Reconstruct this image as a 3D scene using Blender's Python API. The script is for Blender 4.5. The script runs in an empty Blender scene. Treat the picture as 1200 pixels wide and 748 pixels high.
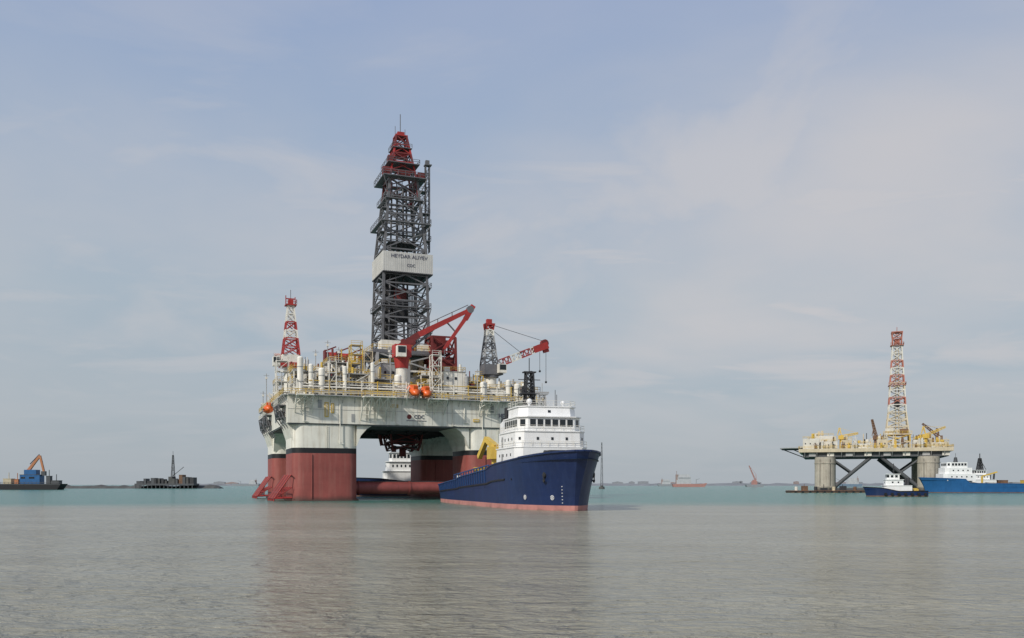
import bpy, math, random, bmesh
from mathutils import Vector, Matrix
R = random.Random(11)
scene = bpy.context.scene
COL = scene.collection

# ------------------------------------------------------------------ materials
def newmat(name):
    m = bpy.data.materials.new(name); m.use_nodes = True
    nt = m.node_tree; b = nt.nodes["Principled BSDF"]
    return m, nt, b

def paint(name, col, rough=0.55, var=0.25, stain=None, stain_amt=0.25, metal=0.0, wet=None, scale=0.35):
    m, nt, b = newmat(name)
    N, L = nt.nodes, nt.links
    tc = N.new("ShaderNodeTexCoord")
    n1 = N.new("ShaderNodeTexNoise"); n1.inputs["Scale"].default_value = scale; n1.inputs["Detail"].default_value = 7
    n1.inputs["Roughness"].default_value = 0.65
    L.new(tc.outputs["Object"], n1.inputs["Vector"])
    mp = N.new("ShaderNodeMapping"); mp.inputs["Scale"].default_value = (1.3, 1.3, 0.10)
    L.new(tc.outputs["Object"], mp.inputs["Vector"])
    n2 = N.new("ShaderNodeTexNoise"); n2.inputs["Scale"].default_value = 1.0; n2.inputs["Detail"].default_value = 6
    L.new(mp.outputs["Vector"], n2.inputs["Vector"])
    r1 = N.new("ShaderNodeMapRange"); r1.inputs[1].default_value = 0.3; r1.inputs[2].default_value = 0.7
    r1.inputs[3].default_value = 1.0 - var; r1.inputs[4].default_value = 1.0 + var * 0.35
    L.new(n1.outputs["Fac"], r1.inputs[0])
    r2 = N.new("ShaderNodeMapRange"); r2.inputs[1].default_value = 0.48; r2.inputs[2].default_value = 0.75
    r2.inputs[3].default_value = 0.0; r2.inputs[4].default_value = stain_amt
    L.new(n2.outputs["Fac"], r2.inputs[0])
    st = stain if stain else tuple(c * 0.45 for c in col)
    mx = N.new("ShaderNodeMix"); mx.data_type = 'RGBA'
    mx.inputs[6].default_value = (*col, 1); mx.inputs[7].default_value = (*st, 1)
    L.new(r2.outputs[0], mx.inputs[0])
    mu = N.new("ShaderNodeMix"); mu.data_type = 'RGBA'; mu.blend_type = 'MULTIPLY'; mu.inputs[0].default_value = 1
    L.new(mx.outputs[2], mu.inputs[6]); L.new(r1.outputs[0], mu.inputs[7])
    out = mu.outputs[2]
    if wet:
        sp = N.new("ShaderNodeSeparateXYZ"); L.new(tc.outputs["Object"], sp.inputs[0])
        ad = N.new("ShaderNodeMath"); ad.operation = 'MULTIPLY_ADD'; ad.inputs[1].default_value = 1.6
        L.new(n1.outputs["Fac"], ad.inputs[0]); L.new(sp.outputs["Z"], ad.inputs[2])
        r3 = N.new("ShaderNodeMapRange"); r3.inputs[1].default_value = wet[0]; r3.inputs[2].default_value = wet[1]
        r3.inputs[3].default_value = 1; r3.inputs[4].default_value = 0
        L.new(ad.outputs[0], r3.inputs[0])
        m2 = N.new("ShaderNodeMix"); m2.data_type = 'RGBA'; L.new(r3.outputs[0], m2.inputs[0])
        L.new(out, m2.inputs[6]); m2.inputs[7].default_value = (*wet[2], 1); out = m2.outputs[2]
    L.new(out, b.inputs["Base Color"])
    b.inputs["Roughness"].default_value = rough; b.inputs["Metallic"].default_value = metal
    return m

WHITE = paint("white_paint", (0.84, 0.81, 0.72), 0.5, 0.18, (0.42, 0.32, 0.2), 0.3)
HULLW = paint("hull_white_paint", (0.83, 0.80, 0.70), 0.5, 0.14, (0.40, 0.31, 0.2), 0.42)
SHIPW = paint("ship_white_paint", (0.86, 0.86, 0.84), 0.4, 0.08, (0.55, 0.46, 0.36), 0.2)
GREY = paint("grey_steel", (0.15, 0.15, 0.16), 0.6, 0.3)
DGREY = paint("derrick_grey", (0.15, 0.15, 0.155), 0.55, 0.35)
LGREY = paint("light_grey_steel", (0.40, 0.40, 0.39), 0.55, 0.25)
DARK = paint("dark_steel", (0.04, 0.04, 0.043), 0.6, 0.3)
BLACK = paint("black_paint", (0.012, 0.012, 0.014), 0.5, 0.2)
RED = paint("signal_red_paint", (0.42, 0.036, 0.03), 0.5, 0.25)
DRED = paint("dark_red_paint", (0.19, 0.028, 0.025), 0.55, 0.3)
COLRED = paint("antifouling_red", (0.32, 0.08, 0.066), 0.65, 0.25, (0.40, 0.17, 0.135), 0.45, wet=(1.0, 2.2, (0.10, 0.05, 0.04)), scale=.2)
BRACE = paint("brace_red", (0.26, 0.06, 0.052), 0.6, 0.3, (0.12, 0.035, 0.03), 0.4)
YEL = paint("yellow_paint", (0.68, 0.46, 0.08), 0.5, 0.2, (0.3, 0.2, 0.08), 0.3)
BEIGE = paint("beige_paint", (0.62, 0.53, 0.36), 0.6, 0.3)
ORANGE = paint("orange_fibreglass", (0.75, 0.13, 0.02), 0.35, 0.1)
NAVY = paint("navy_hull_paint", (0.010, 0.026, 0.095), 0.45, 0.25, (0.03, 0.055, 0.14), 0.4, scale=0.2)
BOOT = paint("faded_pink_bottom_paint", (0.52, 0.23, 0.20), 0.6, 0.25, wet=(0.55, 1.0, (0.25, 0.13, 0.11)))
BLUE = paint("blue_hull_paint", (0.02, 0.12, 0.31), 0.45, 0.2)
NBLUE = paint("dull_blue_rail_paint", (0.02, 0.07, 0.2), 0.5, 0.2)
DECKG = paint("deck_green_grey", (0.10, 0.13, 0.11), 0.7, 0.3)
RUST = paint("rusty_steel", (0.18, 0.10, 0.06), 0.8, 0.4, (0.3, 0.18, 0.1), 0.4)
CONC = paint("weathered_grey_columns", (0.46, 0.42, 0.34), 0.8, 0.25, (0.2, 0.13, 0.09), 0.45, wet=(2.0, 4.2, (0.08, 0.065, 0.055)))
HAZEW = paint("haze_tinted_white", (0.68, 0.65, 0.57), 0.6, 0.2)  # white muted in the base colour to stand in for aerial haze
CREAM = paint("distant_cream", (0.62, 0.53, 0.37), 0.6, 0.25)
HAZED = paint("haze_tinted_dark_steel", (0.085, 0.09, 0.095), 0.7, 0.2)  # dark steel lightened in its colour, imitating haze over distance
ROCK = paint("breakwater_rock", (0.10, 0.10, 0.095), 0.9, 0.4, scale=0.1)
SHORE = paint("haze_tinted_shore", (0.24, 0.25, 0.26), 0.95, 0.3, scale=0.01)  # ground colour greyed so the shore looks veiled by haze
m, nt, b = newmat("window_glass"); b.inputs["Base Color"].default_value = (0.015, 0.02, 0.025, 1)
n = nt.nodes.new("ShaderNodeTexNoise"); n.inputs["Scale"].default_value = 2
mr = nt.nodes.new("ShaderNodeMapRange"); mr.inputs[3].default_value = 0.04; mr.inputs[4].default_value = 0.2
nt.links.new(n.outputs["Fac"], mr.inputs[0]); nt.links.new(mr.outputs[0], b.inputs["Roughness"])
GLASS = m

# ------------------------------------------------------------------ mesh builder
class MB:
    def __init__(s, *mats):
        s.v = []; s.f = []; s.mi = []; s.sm = []; s.mats = list(mats); s.c = 0
    def use(s, m):
        if m not in s.mats: s.mats.append(m)
        s.c = s.mats.index(m); return s
    def add(s, vs, fs, smooth=False):
        o = len(s.v); s.v += [tuple(p) for p in vs]
        for f in fs:
            s.f.append(tuple(i + o for i in f)); s.mi.append(s.c); s.sm.append(smooth)
    def bx(s, x0, x1, y0, y1, z0, z1):
        vs = [(x0,y0,z0),(x1,y0,z0),(x1,y1,z0),(x0,y1,z0),(x0,y0,z1),(x1,y0,z1),(x1,y1,z1),(x0,y1,z1)]
        s.add(vs, [(3,2,1,0),(4,5,6,7),(0,1,5,4),(1,2,6,5),(2,3,7,6),(3,0,4,7)])
    def beam(s, a, b, w, h=None, w2=None):
        a = Vector(a); b = Vector(b); d = b - a
        if d.length < 1e-5: return
        h = h or w; k = (w2 / w) if w2 else 1
        d.normalize(); up = Vector((0,0,1)) if abs(d.z) < 0.95 else Vector((0,1,0))
        x = d.cross(up).normalized(); y = x.cross(d).normalized()
        q = [(-1,-1),(1,-1),(1,1),(-1,1)]
        vs = [a + x*(i*w/2) + y*(j*h/2) for i, j in q] + [b + x*(i*w*k/2) + y*(j*h*k/2) for i, j in q]
        s.add(vs, [(3,2,1,0),(4,5,6,7),(0,1,5,4),(1,2,6,5),(2,3,7,6),(3,0,4,7)])
    def tube(s, a, b, r, n=10, r2=None):
        a = Vector(a); b = Vector(b); d = b - a
        if d.length < 1e-5: return
        r2 = r if r2 is None else r2
        d.normalize(); up = Vector((0,0,1)) if abs(d.z) < 0.95 else Vector((0,1,0))
        x = d.cross(up).normalized(); y = x.cross(d).normalized()
        an = [2*math.pi*i/n for i in range(n)]
        vs = [a + (x*math.cos(t) + y*math.sin(t))*r for t in an] + [b + (x*math.cos(t) + y*math.sin(t))*r2 for t in an]
        s.add(vs, [(i, (i+1) % n, n+(i+1) % n, n+i) for i in range(n)], True)
        s.add(vs[:n], [tuple(range(n))[::-1]]); s.add(vs[n:], [tuple(range(n))])
    def prism(s, pts, axis, a, b):
        n = len(pts)
        f = (lambda p, q: (p[0], q, p[1])) if axis == 'y' else ((lambda p, q: (q, p[0], p[1])) if axis == 'x' else (lambda p, q: (p[0], p[1], q)))
        vs = [f(p, a) for p in pts] + [f(p, b) for p in pts]
        s.add(vs, [(i, (i+1) % n, n+(i+1) % n, n+i) for i in range(n)] + [tuple(range(n)), tuple(range(n, 2*n))])
    def dome(s, c, r, squash=1.0, n=10, full=False):
        c = Vector(c); rings = 6; vs = []; lo = -math.pi/2 if full else 0
        for j in range(rings+1):
            e = lo + (math.pi/2 - lo)*j/rings
            for i in range(n):
                t = 2*math.pi*i/n
                vs.append(c + Vector((r*math.cos(e)*math.cos(t), r*math.cos(e)*math.sin(t), r*squash*math.sin(e))))
        s.add(vs, [(j*n+i, j*n+(i+1) % n, (j+1)*n+(i+1) % n, (j+1)*n+i) for j in range(rings) for i in range(n)], True)
    def rail(s, pts, h=1.1, w=0.1, step=2.0):
        for a, b in zip(pts[:-1], pts[1:]):
            a = Vector(a); b = Vector(b); L = (b-a).length; n = max(1, int(L/step))
            for z in (h, h*0.55):
                s.beam(a + Vector((0,0,z)), b + Vector((0,0,z)), w)
            for i in range(n+1):
                p = a.lerp(b, i/n); s.beam(p, p + Vector((0,0,h)), w)
    def lattice(s, cx, cy, prof, leg, br, mats=None, pat='X'):
        for k, ((z0, h0), (z1, h1)) in enumerate(zip(prof[:-1], prof[1:])):
            if mats: s.use(mats[k % len(mats)])
            q = [(-1,-1),(1,-1),(1,1),(-1,1)]
            lo = [Vector((cx+i*h0, cy+j*h0, z0)) for i, j in q]; hi = [Vector((cx+i*h1, cy+j*h1, z1)) for i, j in q]
            for i in range(4):
                j = (i+1) % 4
                s.beam(lo[i], hi[i], leg); s.beam(hi[i], hi[j], br*1.25)
                if pat == 'X':
                    s.beam(lo[i], hi[j], br); s.beam(lo[j], hi[i], br)
                elif pat == 'K':
                    mdl = (hi[i]+hi[j])/2; s.beam(lo[i], mdl, br); s.beam(lo[j], mdl, br)
                else:
                    s.beam(lo[i] if k % 2 else lo[j], hi[j] if k % 2 else hi[i], br)
    def boom(s, a, b, w, h, n, ch, br, mats=None, w2=None, h2=None):
        a = Vector(a); b = Vector(b); d = (b-a).normalized()
        x = d.cross(Vector((0,0,1))).normalized(); y = x.cross(d).normalized()
        w2 = w if w2 is None else w2; h2 = h if h2 is None else h2
        q = [(-1,-1),(1,-1),(1,1),(-1,1)]; prev = None
        for k in range(n+1):
            t = k/n; c = a.lerp(b, t); ww = w+(w2-w)*t; hh = h+(h2-h)*t
            cur = [c + x*(i*ww/2) + y*(j*hh/2) for i, j in q]
            if mats: s.use(mats[(k-1) % len(mats)])
            for i in range(4): s.beam(cur[i], cur[(i+1) % 4], br)
            if prev:
                for i in range(4):
                    s.beam(prev[i], cur[i], ch); s.beam(prev[i], cur[(i+1) % 4], br)
            prev = cur
    def obj(s, name, parent=None, label=None, cat=None, **kw):
        me = bpy.data.meshes.new(name); me.from_pydata(s.v, [], s.f)
        for mm in s.mats: me.materials.append(mm)
        me.polygons.foreach_set("material_index", s.mi); me.polygons.foreach_set("use_smooth", s.sm)
        me.validate(); me.update()
        bm = bmesh.new(); bm.from_mesh(me); bmesh.ops.recalc_face_normals(bm, faces=bm.faces); bm.to_mesh(me); bm.free()
        o = bpy.data.objects.new(name, me); COL.objects.link(o)
        if parent: o.parent = parent
        if label: o["label"] = label
        if cat: o["category"] = cat
        for k, v in kw.items(): o[k] = v
        return o

def empty(name, loc, rz, label, cat, group=None):
    e = bpy.data.objects.new(name, None); COL.objects.link(e)
    e.location = loc; e.rotation_euler = (0, 0, rz); e["label"] = label; e["category"] = cat
    if group: e["group"] = group
    e.empty_display_size = 2
    return e

def text(body, size, loc, rot, mat, parent, name="lettering", ext=0.03, sx=1.0, off=0.0, al='CENTER'):
    cu = bpy.data.curves.new(name, 'FONT'); cu.body = body; cu.size = size; cu.extrude = ext
    cu.align_x = al; cu.align_y = 'CENTER'; cu.offset = off
    t = bpy.data.objects.new("tmp", cu); COL.objects.link(t)
    bpy.context.view_layer.update()
    me = bpy.data.meshes.new_from_object(t.evaluated_get(bpy.context.evaluated_depsgraph_get()))
    bpy.data.objects.remove(t); me.materials.clear(); me.materials.append(mat)
    o = bpy.data.objects.new(name, me); COL.objects.link(o); o.parent = parent
    o.location = loc; o.rotation_euler = rot; o.scale = (sx, 1, 1)
    return o

def interp(tab, u):
    if u <= tab[0][0]: return tab[0][1]
    for (a, x), (b, y) in zip(tab[:-1], tab[1:]):
        if u <= b: return x + (y-x)*(u-a)/(b-a)
    return tab[-1][1]

def levels(z0, h0, z1, h1, n):
    return [(z0+(z1-z0)*i/n, h0+(h1-h0)*i/n) for i in range(n+1)]

# ------------------------------------------------------------------ world, sun, camera
SUN = Vector((-0.60, -0.72, 0.72)).normalized()
w = bpy.data.worlds.new("World"); scene.world = w; w.use_nodes = True
nt = w.node_tree; N, L = nt.nodes, nt.links
bg = N["Background"]; bg.inputs["Strength"].default_value = 0.1
sky = N.new("ShaderNodeTexSky"); sky.sky_type = 'NISHITA'; sky.sun_disc = False
sky.sun_elevation = math.asin(SUN.z); sky.sun_rotation = math.atan2(SUN.x, SUN.y)
sky.dust_density = 2.5; sky.air_density = 1.0
tc = N.new("ShaderNodeTexCoord"); sp = N.new("ShaderNodeSeparateXYZ"); L.new(tc.outputs["Generated"], sp.inputs[0])
ramp = N.new("ShaderNodeValToRGB"); L.new(sp.outputs["Z"], ramp.inputs[0])
e = ramp.color_ramp.elements
e[0].position = 0.0; e[0].color = (0.40, 0.445, 0.485, 1)
e[1].position = 1.0; e[1].color = (0.24, 0.33, 0.54, 1)
for p, c in ((0.06, (0.385, 0.44, 0.49)), (0.2, (0.385, 0.46, 0.53)), (0.34, (0.34, 0.43, 0.565)), (0.48, (0.295, 0.385, 0.575))):
    q = e.new(p); q.color = (*c, 1)
sc = N.new("ShaderNodeMix"); sc.data_type = 'RGBA'; sc.blend_type = 'MULTIPLY'; sc.inputs[0].default_value = 1
L.new(ramp.outputs[0], sc.inputs[6]); sc.inputs[7].default_value = (10.6, 10.6, 10.6, 1)
m1 = N.new("ShaderNodeMix"); m1.data_type = 'RGBA'; m1.inputs[0].default_value = 0.88
L.new(sky.outputs[0], m1.inputs[6]); L.new(sc.outputs[2], m1.inputs[7])
az = N.new("ShaderNodeMath"); az.operation = 'ADD'; az.inputs[1].default_value = 0.16; L.new(sp.outputs["Z"], az.inputs[0])
dx = N.new("ShaderNodeMath"); dx.operation = 'DIVIDE'; L.new(sp.outputs["X"], dx.inputs[0]); L.new(az.outputs[0], dx.inputs[1])
dy = N.new("ShaderNodeMath"); dy.operation = 'DIVIDE'; L.new(sp.outputs["Y"], dy.inputs[0]); L.new(az.outputs[0], dy.inputs[1])
cb = N.new("ShaderNodeCombineXYZ"); L.new(dx.outputs[0], cb.inputs[0]); L.new(dy.outputs[0], cb.inputs[1])
def cloud(scale, loc, rot, sxy, detail, rough, lo, hi, amt, dist):
    mp = N.new("ShaderNodeMapping"); mp.inputs["Rotation"].default_value = (0, 0, rot); mp.inputs["Scale"].default_value = (*sxy, 1)
    mp.inputs["Location"].default_value = (*loc, 0); L.new(cb.outputs[0], mp.inputs["Vector"])
    n1 = N.new("ShaderNodeTexNoise"); n1.inputs["Scale"].default_value = scale; n1.inputs["Detail"].default_value = detail
    n1.inputs["Roughness"].default_value = rough; n1.inputs["Distortion"].default_value = dist
    L.new(mp.outputs[0], n1.inputs["Vector"])
    r = N.new("ShaderNodeMapRange"); r.interpolation_type = 'SMOOTHSTEP'
    r.inputs[1].default_value = lo; r.inputs[2].default_value = hi; r.inputs[3].default_value = 0; r.inputs[4].default_value = amt
    L.new(n1.outputs["Fac"], r.inputs[0]); return r
ca = cloud(0.8, (0.35, 0.1), 0.5, (0.7, 0.8), 8, 0.5, 0.36, 0.64, 0.8, 0.3)
cc = cloud(2.0, (3.1, 1.7), -0.5, (0.6, 1.3), 10, 0.55, 0.44, 0.70, 0.8, 0.5)
cd = cloud(1.3, (7.3, 4.2), 0.3, (1.0, 0.8), 10, 0.55, 0.46, 0.68, 0.75, 0.4)
mxm = N.new("ShaderNodeMath"); mxm.operation = 'MAXIMUM'; L.new(ca.outputs[0], mxm.inputs[0]); L.new(cc.outputs[0], mxm.inputs[1])
mxn = N.new("ShaderNodeMath"); mxn.operation = 'MAXIMUM'; L.new(mxm.outputs[0], mxn.inputs[0]); L.new(cd.outputs[0], mxn.inputs[1])
rx = N.new("ShaderNodeMapRange"); rx.inputs[1].default_value = -0.5; rx.inputs[2].default_value = 0.3; rx.inputs[3].default_value = 0.5; rx.inputs[4].default_value = 1.0
L.new(sp.outputs["X"], rx.inputs[0])
rz = N.new("ShaderNodeMapRange"); rz.inputs[1].default_value = 0.0; rz.inputs[2].default_value = 0.16; rz.inputs[3].default_value = 0.1; rz.inputs[4].default_value = 1.0
L.new(sp.outputs["Z"], rz.inputs[0])
rz2 = N.new("ShaderNodeMapRange"); rz2.inputs[1].default_value = 0.34; rz2.inputs[2].default_value = 0.5; rz2.inputs[3].default_value = 1.0; rz2.inputs[4].default_value = 0.3
L.new(sp.outputs["Z"], rz2.inputs[0])
cur = mxn
for qn in (rx, rz, rz2):
    mm = N.new("ShaderNodeMath"); mm.operation = 'MULTIPLY'; L.new(cur.outputs[0], mm.inputs[0]); L.new(qn.outputs[0], mm.inputs[1]); cur = mm
m2 = N.new("ShaderNodeMix"); m2.data_type = 'RGBA'; L.new(cur.outputs[0], m2.inputs[0])
L.new(m1.outputs[2], m2.inputs[6]); m2.inputs[7].default_value = (5.95, 5.75, 5.85, 1)
L.new(m2.outputs[2], bg.inputs["Color"])

sl = bpy.data.lights.new("sun", 'SUN'); sl.energy = 3.1; sl.angle = math.radians(2); sl.color = (1.0, 0.95, 0.87)
so = bpy.data.objects.new("sun", sl); COL.objects.link(so)
so.rotation_euler = (-SUN).to_track_quat('-Z', 'Y').to_euler(); so.location = (-60, -60, 120)

cam = bpy.data.cameras.new("camera"); co = bpy.data.objects.new("camera", cam); COL.objects.link(co)
co.location = (0, 0, 4); co.rotation_euler = (math.pi/2, 0, 0)
cam.sensor_width = 36; cam.lens = 31.17; cam.shift_y = 0.1617; cam.clip_start = 0.5; cam.clip_end = 30000
scene.camera = co
scene.view_settings.view_transform = 'Standard'; scene.view_settings.look = 'None'; scene.view_settings.exposure = 0

# ------------------------------------------------------------------ water
m, nt, b = newmat("silty_sea_water"); N, L = nt.nodes, nt.links
tc = N.new("ShaderNodeNewGeometry"); sp = N.new("ShaderNodeSeparateXYZ"); L.new(tc.outputs["Position"], sp.inputs[0])
nz = N.new("ShaderNodeTexNoise"); nz.inputs["Scale"].default_value = 0.012; nz.inputs["Detail"].default_value = 5
L.new(tc.outputs["Position"], nz.inputs["Vector"])
ma = N.new("ShaderNodeMath"); ma.operation = 'MULTIPLY_ADD'; ma.inputs[1].default_value = 130; L.new(nz.outputs["Fac"], ma.inputs[0]); L.new(sp.outputs["Y"], ma.inputs[2])
mr = N.new("ShaderNodeMapRange"); mr.interpolation_type = 'SMOOTHSTEP'; mr.inputs[1].default_value = 195; mr.inputs[2].default_value = 270
L.new(ma.outputs[0], mr.inputs[0])
n2 = N.new("ShaderNodeTexNoise"); n2.inputs["Scale"].default_value = 0.06; n2.inputs["Detail"].default_value = 8
mp2 = N.new("ShaderNodeMapping"); mp2.inputs["Scale"].default_value = (0.5, 1.6, 1); L.new(tc.outputs["Position"], mp2.inputs[0]); L.new(mp2.outputs[0], n2.inputs["Vector"])
cr = N.new("ShaderNodeMix"); cr.data_type = 'RGBA'
crr = N.new("ShaderNodeMapRange"); crr.inputs[1].default_value = .3; crr.inputs[2].default_value = .7; L.new(n2.outputs["Fac"], crr.inputs[0]); L.new(crr.outputs[0], cr.inputs[0])
cr.inputs[6].default_value = (0.27, 0.25, 0.18, 1); cr.inputs[7].default_value = (0.355, 0.335, 0.255, 1)
mx = N.new("ShaderNodeMix"); mx.data_type = 'RGBA'; L.new(mr.outputs[0], mx.inputs[0])
L.new(cr.outputs[2], mx.inputs[6]); mx.inputs[7].default_value = (0.06, 0.19, 0.15, 1)
L.new(mx.outputs[2], b.inputs["Base Color"])
b.inputs["IOR"].default_value = 1.33; b.inputs["Roughness"].default_value = 0.17
def wave(scale, sx, sy, rot, detail):
    mpp = N.new("ShaderNodeMapping"); mpp.inputs["Scale"].default_value = (sx, sy, 1); mpp.inputs["Rotation"].default_value = (0, 0, rot)
    L.new(tc.outputs["Position"], mpp.inputs[0])
    t = N.new("ShaderNodeTexNoise"); t.inputs["Scale"].default_value = scale; t.inputs["Detail"].default_value = detail
    t.inputs["Roughness"].default_value = 0.6; t.inputs["Distortion"].default_value = 0.5
    L.new(mpp.outputs[0], t.inputs["Vector"]); return t
prev = None
for args, d in (((0.10, 1, 2.0, 0.25, 2), 0.9), ((0.42, 1, 1.7, -0.25, 4), 0.8), ((1.5, 1, 1.5, 0.15, 5), 0.38)):
    t = wave(*args)
    bp = N.new("ShaderNodeBump"); bp.inputs["Strength"].default_value = 1.0; bp.inputs["Distance"].default_value = d
    L.new(t.outputs["Fac"], bp.inputs["Height"])
    if prev: L.new(prev.outputs[0], bp.inputs["Normal"])
    prev = bp
L.new(prev.outputs[0], b.inputs["Normal"])
mb = MB(m)
S = 14000
mb.add([(-S, -300, 0), (S, -300, 0), (S, S, 0), (-S, S, 0)], [(0, 1, 2, 3)])
mb.obj("water", None, "rippled silty sea water, brown close in and turquoise further out", "water", kind="structure")

# ================================================================== MAIN RIG
TH = math.radians(21)
rig = empty("drilling_rig", (-53.2, 215, 0), TH, "large white semi-submersible drilling rig on four red columns in the sea", "drilling rig")

def rrect(x0, x1, y0, y1, rr, n=5):
    pts = []
    for cx, cy, a0 in ((x1-rr, y0+rr, -90), (x1-rr, y1-rr, 0), (x0+rr, y1-rr, 90), (x0+rr, y0+rr, 180)):
        for i in range(n+1):
            a = math.radians(a0 + 90*i/n); pts.append((cx+rr*math.cos(a), cy+rr*math.sin(a)))
    return pts

def column(x0, y0):
    mb = MB(COLRED, BLACK, HULLW)
    pts = rrect(x0, x0+16, y0, y0+16, 2.6); n = len(pts)
    zs = [-4, 0, 4, 8, 11.7, 13.0, 16, 19]; ms = [COLRED, COLRED, COLRED, COLRED, BLACK, HULLW, HULLW]
    for k in range(7):
        mb.use(ms[k])
        vs = [(p[0], p[1], zs[k]) for p in pts] + [(p[0], p[1], zs[k+1]) for p in pts]
        mb.add(vs, [(i, (i+1) % n, n+(i+1) % n, n+i) for i in range(n)], True)
    mb.use(COLRED)
    mb.prism(rrect(x0-0.5, x0+16.5, y0-0.5, y0+16.5, 2.9), 'z', -3.5, 0.35)
    o = mb.obj("column", rig)
    d = MB(COLRED); xx = 4.6
    d.tube((x0+xx, y0-0.15, -0.5), (x0+xx, y0-0.15, 11.4), 0.1, 8)
    for z in (2, 5, 8, 11): d.beam((x0+xx, y0-0.2, z), (x0+xx, y0+0.1, z), 0.16)
    d.obj("chain_guide_pipe", o)
    d = MB(HULLW)
    for xx in (8.0, 8.5): d.beam((x0+xx, y0-0.2, 13.2), (x0+xx, y0-0.2, 18.5), 0.06)
    for i in range(11): d.beam((x0+8.0, y0-0.2, 13.3+i*0.5), (x0+8.5, y0-0.2, 13.3+i*0.5), 0.05)
    d.obj("ladder", o)
    return o
cols = [column(0, 0), column(44.8, 0), column(0, 46), column(44.8, 46)]

def bolster(x, y0, sgn, cparent, out=4.3):
    mb = MB(RED, DRED)
    for k in range(6):
        y = y0 + 0.8 + k*2.8
        mb.use(DRED if k % 2 else RED)
        mb.tube((x-0.3, y, 6.4), (x+sgn*out, y, 0.6), 0.17, 8)
        mb.tube((x, y, 3.4), (x+sgn*out, y, 0.6), 0.13, 8)
        mb.tube((x, y, 0.8), (x+sgn*(out+.2), y, 0.6), 0.18, 8)
        mb.tube((x+sgn*out*.5, y, 3.5), (x+sgn*out*.5, y, 0.7), 0.1, 6)
        mb.tube((x+sgn*out, y, 0.7), (x+sgn*(out+.4), y, -2.5), 0.18, 8)
        if k < 5: mb.tube((x+sgn*out, y, 0.6), (x+sgn*out*.5, y+2.8, 3.4), 0.09, 6)
    for z, dx in ((6.2, .15), (3.5, out*.5), (0.6, out), (2.1, out*.75), (0.7, out*.5)):
        mb.tube((x+sgn*dx, y0+0.4, z), (x+sgn*dx, y0+15.4, z), 0.14, 8)
    mb.obj("anchor_bolster_rack", cparent)
bolster(0, 0, -1, cols[0]); bolster(0, 46, -1, cols[2]); bolster(60.8, 46, 1, cols[3])

for y in (6.0, 56.0):
    mb = MB(BRACE)
    mb.tube((15.6, y, 3.1), (45.2, y, 3.1), 1.65, 20)
    for x in (17.2, 43.6, 30.4): mb.tube((x-0.25, y, 3.1), (x+0.25, y, 3.1), 1.85, 20)
    mb.use(DARK); mb.beam((16.5, y-0.2, 4.85), (44.3, y-0.2, 4.85), 0.5, 0.2)
    mb.obj("horizontal_brace", rig)

# upper hull
HE = 66.0
mb = MB(HULLW, DARK, LGREY)
mb.bx(-1.2, HE, -0.4, 62.4, 19.0, 26.0)
mb.use(GREY); mb.bx(-1.0, HE-.2, -0.2, 62.2, 18.7, 18.99)
mb.use(HULLW)
hx = lambda a, s: [(a, 13.6), (a+s*1.0, 16.2), (a+s*2.6, 18.0), (a+s*4.2, 18.98), (a, 18.98)]
for ya in (0.35, 46.35):
    mb.prism(hx(15.7, 1), 'y', ya, ya+15.3); mb.prism(hx(45.1, -1), 'y', ya, ya+15.3)
for xa in (0.35, 45.15):
    mb.prism(hx(15.7, 1), 'x', xa, xa+15.3); mb.prism(hx(46.3, -1), 'x', xa, xa+15.3)
for ya in (1.5, 47.5):
    mb.prism([(0.3, 14.5), (0.3, 18.98), (-1.1, 18.98)], 'y', ya, ya+13)
mb.use(LGREY)
for x in range(3, 66, 4): mb.bx(x-0.03, x+0.03, -0.43, -0.38, 19.2, 25.8)
mb.bx(-1.2, HE, -0.46, -0.38, 22.4, 22.48)
for y in range(3, 62, 4): mb.bx(-1.24, -1.18, y-0.04, y+0.04, 19.2, 25.8)
mb.use(DARK)
for y in range(19, 46, 4): mb.bx(15, 46, y, y+0.5, 17.9, 18.7)
for x in range(18, 46, 5): mb.bx(x, x+0.5, 16, 46, 18.1, 18.7)
hull_o = mb.obj("upper_hull", rig)
for x, z, wd, ht in ((6, 22.8, .9, 2.0), (50.8, 22.9, .9, 2.0), (14.2, 19.6, .8, 1.9)):
    mb = MB(LGREY); mb.bx(x, x+wd, -0.5, -0.42, z, z+ht); mb.obj("hull_door", hull_o)
for x, z, wd, ht in ((7.6, 20.6, 1.0, 3.6), (9.2, 21.6, .7, 2.4), (24, 23.4, 2, .8), (46, 20.3, 1.6, .8)):
    mb = MB(YEL); mb.bx(x, x+wd, -0.6, -0.42, z, z+ht)
    mb.use(BEIGE); mb.bx(x+0.2, x+wd-0.2, -0.66, -0.61, z+0.2, z+ht-0.2); mb.obj("vent_panel", hull_o)
# service pipes on the hull side
for x, z0, z1 in ((2.6, 19.4, 25.6), (11.4, 14.0, 25.6), (25.4, 19.2, 25.6), (40.4, 19.2, 25.6), (43.6, 20.0, 25.6), (48.5, 14, 25.6), (56.7, 23, 25.6)):
    mb = MB(WHITE, LGREY); mb.tube((x, -.6, z0), (x, -.6, z1), .12, 6)
    for z in (z0+.5, (z0+z1)/2, z1-.4): mb.beam((x, -.7, z), (x, -.1, z), .2)
    mb.tube((x, -.6, z0), (x+.9, -.6, z0), .12, 6); mb.obj("service_pipe", rig)
NAVYT = paint("lettering_blue", (0.05, 0.055, 0.10), 0.5, 0.1)
GREYT = paint("lettering_grey", (0.12, 0.12, 0.16), 0.5, 0.1)
text("HEYDAR ALIYEV", 1.75, (53.0, -0.5, 22.0), (math.pi/2, 0, 0), NAVYT, hull_o, sx=.8, off=.02, al='LEFT')
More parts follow.
